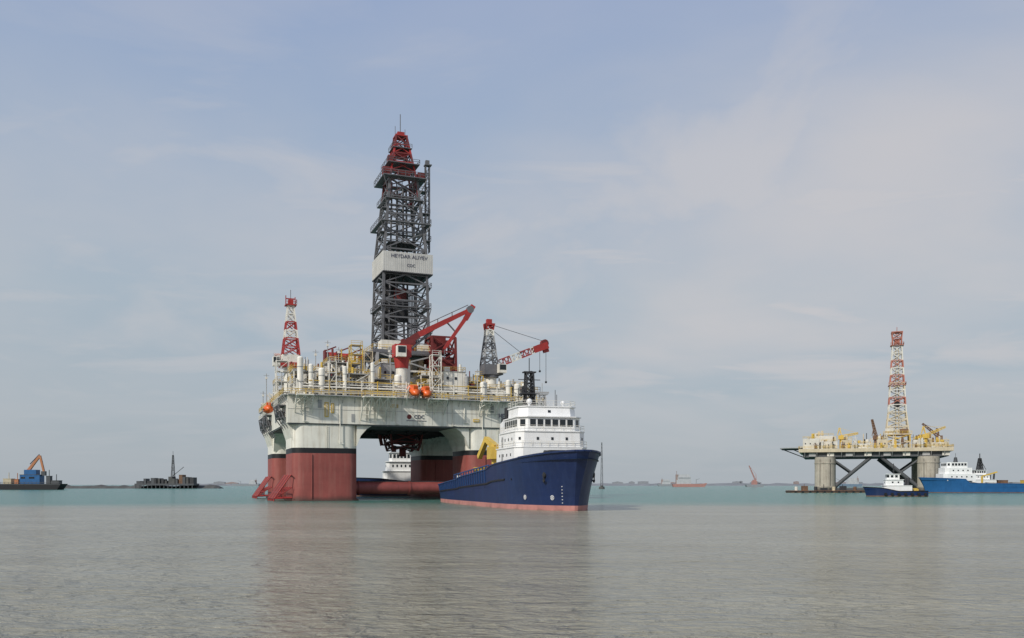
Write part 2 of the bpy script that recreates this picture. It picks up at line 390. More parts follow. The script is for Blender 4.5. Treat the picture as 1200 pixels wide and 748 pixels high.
text("CDC", 1.3, (31.5, -0.5, 21.2), (math.pi/2, 0, 0), NAVYT, hull_o)
mb = MB(DRED); mb.tube((28.9, -0.42, 21.2), (28.9, -0.49, 21.2), 0.6, 16); mb.use(GREYT); mb.bx(28.2, 33.4, -0.48, -0.39, 20.15, 20.3); mb.obj("company_emblem", hull_o)

mb = MB(LGREY, WHITE)
mb.bx(-1.2, HE, -1.9, -0.4, 25.7, 25.95)
for x in range(0, 66, 3): mb.beam((x, -1.8, 25.7), (x, -0.45, 24.2), 0.12)
mb.bx(-2.4, -1.2, 0, 62, 25.7, 25.95)
for y in range(0, 62, 3): mb.beam((-2.3, y, 25.7), (-1.22, y, 23.9), 0.14)
mb.obj("edge_walkway", rig)
mb = MB(YEL); mb.rail([(-2.4, 62, 25.95), (-2.4, -1.85, 25.95), (HE, -1.85, 25.95), (HE, 20, 25.95)], 1.2, 0.085, 1.8); mb.obj("edge_railing", rig)

for (x0, x1, dep, zb) in ((16.5, 24.5, 3.0, 20.0), (33, 38, 2.4, 22), (0.5, 4.5, 2.2, 21.5), (47.5, 52, 2.0, 22)):
    mb = MB(WHITE)
    mb.bx(x0, x1, -dep-1.9, -1.95, 25.5, 25.75)
    n = int((x1-x0)/1.7)
    for i in range(n+1):
        x = x0 + (x1-x0)*i/n
        mb.beam((x, -dep-1.8, 25.5), (x, -0.45, zb), 0.18); mb.beam((x, -1.3, 25.6), (x, -1.3, zb+1), 0.14)
        if i < n:
            x2 = x0 + (x1-x0)*(i+1)/n
            mb.beam((x, -dep-1.8, 25.5), (x2, -0.45-dep*0.4, zb+2), 0.13); mb.beam((x2, -dep-1.8, 25.5), (x, -0.45-dep*0.4, zb+2), 0.13)
    for z, y in ((zb+1.4, -1.1), (zb+3.2, -dep*0.75)): mb.beam((x0, y, z), (x1, y, z), 0.16)
    mb.use(YEL); mb.rail([(x0, -1.95, 25.75), (x0, -dep-1.9, 25.75), (x1, -dep-1.9, 25.75), (x1, -1.95, 25.75)], 1.2, 0.1, 1.5)
    mb.obj("cantilever_platform", rig)
for (y0, y1, out) in ((3, 12, 3.2), (36, 44, 2.9), (50, 60, 2.6)):
    mb = MB(GREY)
    mb.bx(-out, -1.25, y0, y1, 23.4, 23.6); mb.bx(-out+0.5, -1.25, y0, y1, 20.4, 20.6)
    for y in (y0, (y0+y1)/2, y1):
        mb.beam((-out, y, 23.6), (-1.3, y, 19.4), 0.26); mb.beam((-out, y, 23.6), (-out+0.5, y, 20.4), 0.2); mb.beam((-out+0.5, y, 20.5), (-0.2, y, 17.2), 0.22)
    mb.beam((-out, y0, 23.5), (-out+0.5, y1, 20.5), 0.16); mb.beam((-out, y1, 23.5), (-out+0.5, y0, 20.5), 0.16)
    mb.use(DARK); mb.tube((-out+0.9, y0+2, 21.5), (-out+0.9, y1-2, 21.5), .8, 14)
    mb.use(WHITE); mb.rail([(-out, y0, 23.6), (-out, y1, 23.6)], 1.2, 0.1)
    mb.obj("winch_platform", rig)

mb = MB(DRED, DARK)
mb.lattice(34, 27, [(13.6, 3.6), (16, 4.2), (18.7, 4.6)], 0.5, 0.3, [DRED])
mb.use(DARK); mb.bx(30.5, 37.5, 24, 30, 14.2, 14.8); mb.bx(31, 37, 25, 29, 15.5, 17.8)
mb.use(DRED); mb.tube((34, 27, 12.0), (34, 27, 14.5), 1.0, 12); mb.tube((31.2, 26, 13.2), (31.2, 26, 15), 0.7, 10); mb.tube((28, 27, 15), (27.2, 27, 18.7), 0.5, 8); mb.beam((28, 27, 15.2), (31, 27, 15.2), .4)
mb.obj("moonpool_equipment", rig)

# -------- generic deck modules
def module(x0, x1, y0, y1, z0, h, body=WHITE, accent=YEL, dens=1.5, name="process_module", lev=2.6):
    mb = MB(body)
    nl = max(1, round(h/lev)); lh = h/nl
    for x in (x0+.2, x1-.2):
        for y in (y0+.2, y1-.2): mb.beam((x, y, z0), (x, y, z0+h), 0.28)
    for k in range(nl):
        zb = z0 + lh*k
        mb.use(LGREY); mb.bx(x0, x1, y0, y1, zb+lh-0.2, zb+lh)
        mb.use(accent if (k == nl-1 or R.random() < .3) else WHITE); mb.rail([(x0, y1, zb+lh), (x0, y0, zb+lh), (x1, y0, zb+lh), (x1, y1, zb+lh)], 1.1, 0.08, 1.6)
        mb.use(body)
        if R.random() < 0.6: mb.beam((x0+.2, y0+.1, zb), (x1-.2, y0+.1, zb+lh), 0.16)
        cnt = int((x1-x0)*1.1*dens)
        for i in range(cnt):
            px = R.uniform(x0+0.6, x1-0.8); py = R.uniform(y0+0.6, min(y1-0.6, y0+5)); t = R.random()
            mb.use(R.choice([body, body, WHITE, WHITE, LGREY, BEIGE, GREY, accent, WHITE, DARK, DRED if R.random() < .35 else WHITE]))
            hh = R.uniform(0.5, 0.95)*lh
            if t < 0.35:
                wv = R.uniform(0.4, 1.4); dv = R.uniform(0.5, 1.3)
                mb.bx(px-wv/2, min(px+wv/2, x1), py-dv/2, py+dv/2, zb, zb+hh*0.9)
            elif t < 0.6:
                rr = R.uniform(0.25, 0.65); mb.tube((px, py, zb), (px, py, zb+hh*0.85), rr, 10); mb.dome((px, py, zb+hh*0.85), rr, 0.5)
            elif t < 0.82:
                L2 = R.uniform(1.5, 4); z = zb+R.uniform(0.6, lh-0.5)
                mb.tube((px, py, z), (min(px+L2, x1), py, z), R.uniform(0.1, 0.3), 8)
            else:
                mb.tube((px, py, zb), (px, py, zb+lh*R.uniform(1.0, 1.5)), 0.12, 6)
    for i in range(int((x1-x0)*0.9*dens)):
        px = R.uniform(x0+0.5, x1-0.5); py = R.uniform(y0+0.5, y1-0.5); z = z0+h
        mb.use(R.choice([body, WHITE, YEL, LGREY, GREY, WHITE, WHITE, DRED]))
        if R.random() < 0.55: mb.tube((px, py, z), (px, py, z+R.uniform(1, 3.8)), R.uniform(0.07, 0.32), 8)
        else: mb.bx(px-.5, px+.5, py-.5, py+.5, z, z+R.uniform(0.5, 1.7))
    return mb.obj(name, rig)

Z = 26.0
module(0.5, 6.0, 3, 10, Z, 6.2)
module(7.2, 13.0, 2, 9, Z, 5.0)
module(14, 19.5, 2.5, 10, Z, 6.0)
module(20.2, 25.8, 3, 11, Z, 5.0, body=BEIGE)
module(33, 38.2, 4, 11, Z, 6.6)
module(45.6, 51, 3, 10, Z, 4.2, body=BEIGE)
module(57, 61.5, 3, 14, Z, 4.6)
module(61.9, 65.6, 3, 14, Z, 3.4, body=BEIGE)
module(1.5, 9.5, 14, 22, Z, 8.0)
module(11, 20, 16, 24, Z, 10.5)
module(13, 22, 26, 36, Z, 12.5, body=BEIGE)
module(46, 56, 16, 26, Z, 7.0)
module(0.5, 9, 38, 50, Z, 7.5)
module(12, 24, 42, 52, Z, 9.5)
module(42, 60, 38, 50, Z, 7.0)

def house(x0, x1, y0, y1, z0, z1, mat=WHITE, name="machinery_house", rows=2, parent=rig):
    mb = MB(mat); mb.bx(x0, x1, y0, y1, z0, z1)
    mb.use(LGREY); mb.bx(x0-0.15, x1+0.15, y0-0.15, y1+0.15, z1, z1+0.15)
    x = x0 + 1.2
    while x < x1 - 0.4: mb.bx(x-0.03, x+0.03, y0-0.04, y0-0.001, z0+0.1, z1-0.1); x += 1.3
    mb.use(YEL); mb.rail([(x0, y1, z1+.15), (x0, y0, z1+.15), (x1, y0, z1+.15), (x1, y1, z1+.15)], 1.1, 0.08)
    mb.use(WHITE); mb.bx(x0+0.6, x0+2.0, y0+1, y0+2.4, z1+.15, z1+1.4); mb.tube((x1-1, y0+1.5, z1+.15), (x1-1, y0+1.5, z1+2.2), 0.35, 8)
    o = mb.obj(name, parent)
    nx = int((x1-x0)/2.2)
    for k in range(rows):
        for i in range(nx):
            xx = x0 + 1.1 + i*2.2; z = z0 + (z1-z0)*(k+0.55)/rows
            g = MB(GLASS); g.bx(xx-0.3, xx+0.3, y0-0.1, y0-0.06, z-0.35, z+0.35); g.obj("window", o)
    return o
house(39.0, 45.0, 3, 10, Z, 33.6, WHITE)
house(52, 56.2, 3.5, 7, Z, 29.6, WHITE, rows=1)
house(25, 33, 14.5, 23, Z, 36.5, LGREY)
house(6.5, 12.5, 10.5, 13.5, Z, 33.0, WHITE)

for (x, y, h, rr, mt) in ((2.0, 1.4, 9.0, .75, WHITE), (4.6, 1.6, 7.4, .6, WHITE), (7.2, 1.4, 6.4, .8, WHITE), (12.9, 1.4, 7.2, .55, WHITE), (19.9, 1.6, 8.5, .5, WHITE),
                       (26.6, 2.2, 5.6, .95, WHITE), (44.9, 1.8, 6.2, .55, LGREY), (49.5, 1.5, 4.6, 1.0, WHITE), (56.6, 1.8, 5.6, .7, WHITE), (59.2, 2, 4.6, .9, WHITE), (61.2, 2.2, 4.9, .55, WHITE)):
    mb = MB(mt); mb.tube((x, y, Z), (x, y, Z+h), rr, 14); mb.dome((x, y, Z+h), rr, 0.6, 14)
    mb.use(LGREY); mb.tube((x, y, Z+h*0.35), (x, y, Z+h*0.35+0.2), rr+0.06, 14); mb.tube((x, y, Z+h*0.75), (x, y, Z+h*0.75+0.2), rr+0.06, 14)
    mb.obj("storage_tank", rig)

for (x, y, h, mt, hw) in ((17.8, 12.5, 14.5, YEL, 1.5), (20.8, 12.0, 13.0, BEIGE, 1.1), (36.5, 2.0, 11.5, WHITE, 1.2), (0.2, 24, 11, WHITE, 1.6), (51.6, 12, 8, YEL, 1.1), (9.8, 1.6, 8.5, WHITE, .9)):
    mb = MB(mt); nl = int(h/2.4); mb.lattice(x, y, levels(Z, hw, Z+h, hw, nl), 0.2, 0.12, [mt], 'Z')
    for k in range(nl):
        mb.use(LGREY); zb = Z + h*(k+1)/nl; mb.bx(x-hw, x+hw, y-hw, y+hw, zb-.08, zb+.04)
    mb.use(mt); mb.rail([(x-hw, y-hw, Z+h), (x+hw, y-hw, Z+h), (x+hw, y+hw, Z+h)], 1.1, 0.08)
    mb.obj("stair_tower", rig)

mb = MB(WHITE, YEL, LGREY, DRED)
for k, (y, z, rr, mt) in enumerate(((0.6, 26.8, .22, WHITE), (0.9, 27.4, .16, BEIGE), (0.3, 27.0, .14, LGREY), (0.8, 28.1, .2, WHITE), (1.2, 28.8, .13, WHITE), (1.0, 29.6, .1, YEL))):
    mb.use(mt); mb.tube((0.5+k*0.7, y, z), (61-k*1.5, y, z), rr, 8)
for x in range(1, 62, 4):
    mb.use(WHITE if x % 3 else YEL); mb.beam((x, 0.7, Z), (x, 0.7, 29.8), 0.2); mb.beam((x, 0.0, 29.8), (x, 1.5, 29.8), 0.15)
mb.obj("pipe_rack", rig)

# -------- drill floor and derrick
DX, DY = 34.3, 31.0
mb = MB(LGREY, YEL, WHITE, GREY)
mb.use(GREY); mb.bx(DX-10, DX+10, DY-9, DY+10, 40.6, 41.5)
mb.use(YEL); mb.rail([(DX-10, DY+10, 41.5), (DX-10, DY-9, 41.5), (DX+10, DY-9, 41.5), (DX+10, DY+10, 41.5)], 1.3, .1)
mb.lattice(DX, DY, levels(26, 9.2, 40.6, 8.6, 3), 0.8, 0.4, [LGREY, WHITE, LGREY])
mb.use(GREY); mb.bx(DX-8, DX+8, DY-6, DY+7, 31, 31.5); mb.bx(DX-8, DX+8, DY-6, DY+7, 36, 36.4)
mb.use(WHITE); mb.bx(DX-7.4, DX-2, DY-8.5, DY-4, 41.5, 44.2); mb.bx(DX+2.8, DX+7.6, DY-8.6, DY-5.5, 41.5, 43.4)
mb.use(DRED); mb.bx(DX-1.5, DX+2.4, DY-8.2, DY-6, 41.5, 44.8)
for i in range(26):
    mb.use(R.choice([GREY, DARK, BEIGE, WHITE, DRED, YEL])); px = R.uniform(DX-8.5, DX+7); py = R.uniform(DY-6, DY); z = R.choice([26.1, 31.5, 36.4])
    mb.bx(px, px+R.uniform(.8, 2.5), py, py+1.5, z, z+R.uniform(1.5, 4))
dfl = mb.obj("drill_floor", rig)

prof = levels(41.5, 6.8, 70.5, 6.0, 6) + levels(70.5, 6.0, 91, 3.9, 4)[1:]
mb = MB(DGREY); mb.lattice(DX, DY, prof, 0.66, 0.32, [DGREY])
for k, ((z0, h0), (z1, h1)) in enumerate(zip(prof[:-1], prof[1:])):
    zm = (z0+z1)/2; hm_ = (h0+h1)/2
    for a in (-1, 1): mb.beam((DX-hm_, DY+a*hm_, zm), (DX+hm_, DY+a*hm_, zm), .2); mb.beam((DX+a*hm_, DY-hm_, zm), (DX+a*hm_, DY+hm_, zm), .2)
for (ax, ay, rr) in ((-1.1, 0, .26), (1.1, 0, .26), (-4.4, -4.2, .26), (4.4, -3.2, .2), (3.4, 4.0, .3), (-2.6, -4.8, .18), (2.4, 4.6, .2), (-4.6, 3, .22)):
    mb.tube((DX+ax, DY+ay, 41.5), (DX+ax*0.72, DY+ay*0.72, 90), rr, 8)
mb.use(DARK)
for i in range(9):
    for j in range(2): mb.tube((DX-4.4+i*0.42, DY+1.5+j*0.6, 41.5), (DX-4.2+i*0.42, DY+1.5+j*0.6, 72-(i % 3)), 0.15, 6)
for i in range(5): mb.tube((DX+1.8+i*0.45, DY-2.6, 41.5), (DX+1.7+i*0.42, DY-2.6, 60), 0.15, 6)
mb.use(DGREY); mb.bx(DX-4.5, DX+4.5, DY-4.5, DY+4.5, 72.6, 72.8)
der = mb.obj("derrick", rig, "tall dark grey lattice derrick with a red crown")
for z, hw, th in ((54.0, 7.2, .25), (77.8, 7.2, .3), (84.8, 5.6, .25)):
    mb = MB(DGREY)
    for a in ((-hw, hw, -hw, -hw+1.2), (-hw, hw, hw-1.2, hw), (-hw, -hw+1.2, -hw+1.2, hw-1.2), (hw-1.2, hw, -hw+1.2, hw-1.2)):
        mb.bx(DX+a[0], DX+a[1], DY+a[2], DY+a[3], z, z+th)
    mb.rail([(DX-hw, DY+hw, z+th), (DX-hw, DY-hw, z+th), (DX+hw, DY-hw, z+th), (DX+hw, DY+hw, z+th)], 1.2, .1)
    q = interp(prof, z-3)
    for a in (-1, 1): mb.beam((DX+a*hw, DY-hw, z), (DX+a*q, DY-q, z-3), .2)
    mb.obj("derrick_platform", der)
for (sx, sy, z, wv) in ((1, -1, 73.5, 1.8), (-1, -1, 75.0, 1.6), (1, -1, 60, 1.2), (-1, -1, 49, 1.4), (1, -1, 81.5, 2.6), (1, -1, 88.0, 2.6), (-1, -1, 58, 1.0), (-1, -1, 82, 1.6), (1, -1, 47, 1.0)):
    hw = interp(prof, z); mb = MB(DGREY); xa = DX+sx*hw; xb = DX+sx*(hw+wv)
    mb.bx(min(xa, xb), max(xa, xb), DY-hw-.3, DY-hw+2.6, z, z+.2); mb.beam((xb, DY-hw+1, z), (xa, DY-hw+1, z-1.8), .2)
    mb.rail([(xa, DY-hw-.3, z+.2), (xb, DY-hw-.3, z+.2), (xb, DY-hw+2.6, z+.2)], 1.2, .1); mb.bx(xa-.3, xa+.3, DY-hw-.2, DY-hw+1, z+.2, z+1.7)
    mb.obj("derrick_platform", der)
# slim vertical trunk on one flank
mb = MB(DGREY)
mb.lattice(DX+6.9, DY-4.2, levels(70.6, .55, 95.5, .55, 10), 0.24, 0.12, [DGREY], 'Z')
for z in (71, 77.6, 84.6, 91): q = interp(prof, min(z, 91)); mb.beam((DX+6.6, DY-4.2, z), (DX+q-.4, DY-q+.6, z), .25)
mb.bx(DX+6.0, DX+8.0, DY-5.2, DY-3.4, 95.5, 95.8); mb.bx(DX+6.3, DX+7.4, DY-4.8, DY-3.8, 95.8, 97)
mb.obj("ladder_cage", der)
mb = MB(RED, GREY); mb.lattice(DX, DY, levels(91, 3.9, 104.2, 1.5, 5), 0.5, 0.26, [DRED, RED])
mb.use(RED); mb.bx(DX-1.8, DX+1.8, DY-1.8, DY+1.8, 104.2, 104.5); mb.bx(DX-1.7, DX+1.7, DY-1.4, DY+1.4, 98.4, 99.8)
mb.bx(DX-1.0, DX+1.0, DY-1.0, DY+1.0, 104.5, 105.6)
mb.use(DRED); mb.lattice(DX, DY, levels(86, 4.3, 91, 3.8, 1), 0.75, 0.4, [DRED])
mb.use(GREY); mb.tube((DX, DY, 105.6), (DX, DY, 111), .12, 6); mb.tube((DX-1.5, DY, 104.5), (DX-1.5, DY, 107.4), .08, 6); mb.tube((DX+1.4, DY, 104.5), (DX+1.4, DY, 106.8), .08, 6)
crown = mb.obj("crown_block", der)
mb = MB(GREY, DRED)
hw = 6.3
for a in ((-hw, hw, -hw, -hw+2), (-hw, hw, hw-2, hw), (-hw, -hw+2, -hw+2, hw-2), (hw-2, hw, -hw+2, hw-2)):
    mb.bx(DX+a[0], DX+a[1], DY+a[2], DY+a[3], 91, 91.25)
mb.rail([(DX-hw, DY+hw, 91.25), (DX-hw, DY-hw, 91.25), (DX+hw, DY-hw, 91.25), (DX+hw, DY+hw, 91.25)], 1.4, .12)
mb.use(DRED); mb.bx(DX-hw, DX-4.4, DY-hw+.5, DY-4, 91.25, 93.4); mb.bx(DX+4.2, DX+6.2, DY-4, DY-2, 91.25, 93.4); mb.bx(DX-2, DX+1.5, DY-6, DY-4.6, 91.25, 92.8)
mb.use(GREY); mb.beam((DX-hw, DY-hw, 91), (DX-4.4, DY-4.4, 86.5), .22); mb.beam((DX+hw, DY-hw, 91), (DX+4.4, DY-4.4, 86.5), .22)
h2 = 4.6
mb.bx(DX-h2, DX+h2, DY-h2, DY+h2, 95.4, 95.6); mb.rail([(DX-h2, DY+h2, 95.6), (DX-h2, DY-h2, 95.6), (DX+h2, DY-h2, 95.6), (DX+h2, DY+h2, 95.6)], 1.2, .1)
mb.use(DRED); mb.bx(DX-h2, DX-3.2, DY-h2, DY-3, 95.6, 97.2)
mb.use(GREY); mb.bx(DX-2.8, DX+2.8, DY-2.8, DY+2.8, 100.4, 100.6); mb.rail([(DX-2.8, DY+2.8, 100.6), (DX-2.8, DY-2.8, 100.6), (DX+2.8, DY-2.8, 100.6)], 1.1, .1)
mb.obj("crown_platform", der)
mb = MB(DRED, DARK, YEL); mb.bx(DX-1.6, DX+1.6, DY-1, DY+1, 57, 60.5); mb.use(DARK); mb.bx(DX-1.9, DX+1.9, DY-.8, DY+.8, 51, 57)
for q in (-.6, -.2, .2, .6): mb.tube((DX+q, DY, 60.4), (DX+q, DY, 95.4), .08, 6)
mb.obj("travelling_block", der)
SB = paint("sign_cladding", (0.60, 0.59, 0.55), 0.6, 0.15)
mb = MB(SB); hb_ = 7.2; SX = DX+.5; zl, zh = 63.8, 69.3
mb.bx(SX-hb_, SX+hb_, DY-hb_, DY-hb_+0.3, zl, zh); mb.bx(SX-hb_, SX-hb_+0.3, DY-hb_+.3, DY+hb_, zl, zh); mb.bx(SX+hb_-.3, SX+hb_, DY-hb_+.3, DY+hb_, zl, zh); mb.bx(SX-hb_+.3, SX+hb_-.3, DY+hb_-.3, DY+hb_, zl, zh)
for i in range(24):
    x = SX-hb_+0.3+i*0.58; mb.bx(x, x+0.16, DY-hb_-0.06, DY-hb_-0.001, zl+.1, zh-.1)
    mb.bx(SX-hb_-0.06, SX-hb_-0.001, DY-hb_+0.3+i*0.58, DY-hb_+0.46+i*0.58, zl+.1, zh-.1)
mb.use(DARK); mb.bx(SX-hb_, SX+hb_, DY-hb_-.05, DY+hb_, zl-.3, zl-.02)
sign = mb.obj("windwall_sign", der)
text("HEYDAR ALIYEV", 1.45, (SX+.3, DY-hb_-.1, 68.1), (math.pi/2, 0, 0), GREYT, sign)
text("CDC", 1.15, (SX+.8, DY-hb_-.1, 65.7), (math.pi/2, 0, 0), GREYT, sign)

mb = MB(DRED, RED); mb.lattice(44, 23, levels(33, 3.6, 45.5, 3.4, 3), .6, .35, [DRED]); mb.bx(40.6, 47.4, 20.5, 26, 36, 40); mb.bx(41, 45, 21, 26, 41, 45.8)
mb.use(DARK); mb.bx(40.9, 47, 20.9, 25.8, 26, 33)
mb.obj("riser_tensioner_block", rig)
for (x, y, z) in ((17.5, 30, 38.5), (21.6, 31, 38.5), (13.9, 29, 38.5)):
    mb = MB(RED, DRED)
    mb.tube((x-1.4, y, z+1.4), (x+1.4, y, z+1.4), 1.0, 12); mb.use(DRED); mb.bx(x-1.8, x-1.4, y-1.4, y+1.4, z, z+2.8); mb.bx(x+1.4, x+1.8, y-1.4, y+1.4, z, z+2.4); mb.beam((x-1.6, y, z+2.6), (x+1.6, y, z+4), .35)
    mb.obj("hoist_winch", rig)

# -------- knuckle boom crane
mb = MB(RED, WHITE); cx, cy = 29.0, 8.0
mb.use(WHITE); mb.tube((cx, cy, Z), (cx, cy, 34.5), 1.5, 18); mb.use(RED); mb.tube((cx, cy, 34.5), (cx, cy, 37.4), 1.7, 18, 2.1); mb.bx(cx-2.2, cx+2.2, cy-1.8, cy+1.8, 37.4, 40.6)
crane = mb.obj("knuckle_boom_crane", rig, "red knuckle-boom deck crane with folded jib")
mb = MB(RED, DRED, GREY)
pts = [(cx-1.2, cy, 39.6), (cx+4.5, cy, 43.6), (cx+12, cy, 47.6), (cx+19.6, cy, 51.6)]
for (p, q), (w1, w2) in zip(zip(pts[:-1], pts[1:]), ((1.8, 1.6), (1.5, 1.3), (1.25, 1.0))):
    mb.use(RED if w1 != 1.8 else DRED); mb.beam(p, q, w1*0.8, w1, w2=w2*0.8)
mb.use(GREY); mb.tube((cx+1.8, cy, 39), (cx+9, cy, 45.6), .3, 10)
mb.tube((cx+2, cy+.5, 44.2), (cx+18.5, cy+.5, 52.6), .12, 6)
for xx, z in ((4.5, 44.2), (7, 45.4), (10, 47), (14, 49)): mb.beam((cx+xx, cy+.5, z), (cx+xx, cy+.5, z+1.2), .18)
mb.obj("crane_boom", crane)
mb = MB(RED, GREY); mb.beam((cx+19.8, cy, 52.4), (cx+17.6, cy, 48.6), .9, 1.3); mb.beam((cx+18.6, cy, 50.2), (cx+11.6, cy, 40.2), .8, 1.0, w2=.6)
mb.use(GREY); mb.tube((cx+12.4, cy, 47.4), (cx+14.8, cy, 45.0), .22, 8); mb.tube((cx+11.7, cy, 40.4), (cx+11.7, cy, 37.6), .1, 6)
mb.tube((cx+18.9, cy-.5, 51.3), (cx+18.9, cy+.5, 51.3), 1.0, 14)
mb.obj("crane_jib", crane)
mb = MB(WHITE, GLASS); mb.bx(cx-2, cx+.4, cy-3.6, cy-1.85, 37.2, 40.0); mb.use(GLASS); mb.bx(cx-1.8, cx+.2, cy-3.66, cy-3.61, 38.2, 39.8); mb.obj("crane_cab", crane)

# -------- right lattice crane
mb = MB(WHITE); cx, cy = 55.0, 11.0
mb.tube((cx, cy, Z), (cx, cy, 33.5), 1.5, 16); mb.use(GREY); mb.tube((cx, cy, 33.5), (cx, cy, 34.2), 2.1, 16); mb.bx(cx-2.6, cx+2.8, cy-2.2, cy+2.2, 34.2, 37)
cr2 = mb.obj("lattice_boom_crane", rig, "deck crane with grey mast and red and white lattice boom")
mb = MB(GREY); mb.lattice(cx-.6, cy, levels(37, 1.9, 45.0, 1.0, 4), .34, .18, [DGREY, LGREY], 'X')
mb.lattice(cx-.6, cy, [(45.0, 1.0), (46.6, .9), (48, 1.1)], .36, .22, [WHITE, RED]); mb.use(RED); mb.bx(cx-1.9, cx+.8, cy-1.2, cy+1.2, 48, 48.4); mb.bx(cx-1.3, cx+.1, cy-.6, cy+.6, 48.4, 49.6)
mb.obj("crane_mast", cr2)
mb = MB(RED, WHITE); mb.boom((cx+2.4, cy, 37.6), (cx+14.5, cy, 42.6), 1.8, 1.8, 8, .3, .17, [RED, RED, WHITE, WHITE, RED, RED, WHITE], 1.5, 1.6)
mb.use(RED); mb.beam((cx+12.5, cy, 41.8), (cx+16.8, cy, 43.4), 1.9, 1.9); mb.beam((cx+15.6, cy, 44.6), (cx+16.6, cy, 41.4), 1.5, 1.1)
mb.use(DRED); mb.tube((cx+16, cy-.7, 43.9), (cx+16, cy+.7, 43.9), 1.1, 12)
mb.obj("crane_boom", cr2)
for a, c in (((cx-.4, cy-.4, 48.2), (cx+15.8, cy-.4, 44.4)), ((cx-.4, cy+.4, 47.4), (cx+9, cy+.4, 41.0)), ((cx+16.5, cy, 41.4), (cx+16.5, cy, 33)), ((cx+14.6, cy, 41.4), (cx+14.6, cy, 36.0))):
    mb = MB(DARK); mb.tube(a, c, .065, 6); mb.dome(c, .35, 1, 8, True); mb.obj("hoist_cable", cr2)
mb = MB(WHITE, GLASS); mb.bx(cx+1, cx+3.2, cy-3.8, cy-2.25, 34.6, 37); mb.use(GLASS); mb.bx(cx+1.2, cx+3, cy-3.86, cy-3.81, 35.4, 36.8); mb.obj("crane_cab", cr2)

# -------- left red/white crane
mb = MB(WHITE); cx, cy = 3.2, 30.0
mb.tube((cx, cy, Z), (cx, cy, 36.2), 1.8, 16); mb.use(RED); mb.bx(cx-3.0, cx+2.6, cy-2.4, cy+2.4, 36.2, 37.4)
mb.use(WHITE); mb.bx(cx-2.4, cx+2.4, cy-2.0, cy+2.0, 37.4, 39.6)
cr3 = mb.obj("lattice_boom_crane", rig, "deck crane with red and white lattice mast, boom stowed")
mb = MB(RED); mb.lattice(cx, cy, levels(39.6, 2.2, 53.2, 0.75, 6), .36, .22, [RED, RED, WHITE, RED, WHITE, WHITE], 'X'); mb.use(RED)
mb.bx(cx-1.5, cx+1.5, cy-1.5, cy+1.5, 53.2, 53.5); mb.bx(cx-.7, cx+.7, cy-.7, cy+.7, 53.5, 54.8); mb.rail([(cx-1.5, cy-1.5, 53.5), (cx+1.5, cy-1.5, 53.5), (cx+1.5, cy+1.5, 53.5)], 1.2, .1)
mb.tube((cx-1.3, cy, 53.5), (cx-1.3, cy, 56), .12, 6); mb.tube((cx+1.2, cy, 53.5), (cx+1.2, cy, 55.7), .12, 6); mb.beam((cx-1.3, cy, 55.2), (cx+1.2, cy, 55.2), .2)
mb.use(GREY); mb.tube((cx, cy, 54.8), (cx, cy, 57.6), .08, 6)
mb.obj("crane_mast", cr3)
mb = MB(RED, WHITE); mb.boom((cx-2.6, cy+1, 38.8), (cx-1.0, cy+26, 43), 1.6, 1.6, 9, .28, .16, [RED, RED, WHITE, WHITE], 1.3, 1.2); mb.obj("crane_boom", cr3)
mb = MB(WHITE, GLASS); mb.bx(cx-4.9, cx-3.05, cy-2.4, cy, 36.3, 38.8); mb.use(GLASS); mb.bx(cx-4.8, cx-3.2, cy-2.46, cy-2.41, 37.2, 38.6); mb.obj("crane_cab", cr3)

for (x, y, z0, z1) in ((-1.9, 6, 26, 33.5), (-1.9, 44, 26, 36), (8.5, 20, 34, 40), (61, -1, 26, 31), (47, -1, 26, 34), (12, 22, 36, 43), (28.5, 20, 36.5, 42), (24.6, 2, 26, 38), (38.8, 5, 26, 38.5), (14.6, 20, 36, 41), (-1.8, 55, 25.9, 32)):
    mb = MB(LGREY); mb.tube((x, y, z0), (x, y, z1), .11, 6); mb.beam((x-.8, y, z1-.6), (x+.8, y, z1-.6), .1); mb.use(WHITE); mb.bx(x-.3, x+.3, y-.2, y+.2, z1-1.6, z1-1); mb.obj("floodlight_mast", rig)
for y in (20, 26, 54):
    mb = MB(WHITE); mb.bx(-2.3, -1.1, y, y+2.5, 25.96, 28.4); mb.use(GREY); mb.bx(-2.35, -2.3, y+.5, y+1.5, 26.2, 28.1); mb.obj("equipment_locker", rig)

def lifeboat(loc, rz, pitch, L=7.0, label="orange enclosed lifeboat hanging at the rig deck edge", name="lifeboat", grp="lifeboats of the drilling rig"):
    mb = MB(ORANGE); n = 12; st = 9; vs = []
    for i in range(st):
        u = i/(st-1); x = (u-.5)*L; k = (max(0.02, 1-abs(2*u-1)**3.2))**.6
        for j in range(n):
            a = 2*math.pi*j/n; vs.append((x, 1.35*k*math.cos(a), (1.25 if math.sin(a) > 0 else 1.05)*k*math.sin(a)))
    fs = [(i*n+j, i*n+(j+1) % n, (i+1)*n+(j+1) % n, (i+1)*n+j) for i in range(st-1) for j in range(n)] + [tuple(range(n)), tuple(range((st-1)*n, st*n))]
    mb.add(vs, fs, True)
    mb.bx(-L*.32, -L*.1, -.55, .55, .95, 1.75)
    mb.use(GLASS); mb.bx(-L*.1, -L*.09, -.45, .45, 1.25, 1.65)
    mb.use(BLACK); mb.bx(-L*.4, L*.4, -1.38, -1.28, -.1, .08); mb.bx(-L*.4, L*.4, 1.28, 1.38, -.1, .08)
    o = mb.obj(name, None, label, "lifeboat")
    if grp: o["group"] = grp
    o.location = loc; o.rotation_euler = (0, pitch, rz); return o
def rigp(s, t, z):
    return (-53.2 + s*math.cos(TH) - t*math.sin(TH), 215 + s*math.sin(TH) + t*math.cos(TH), z)
lifeboat(rigp(29.4, -2.6, 27.6), TH-math.pi/2+math.pi, -0.35)
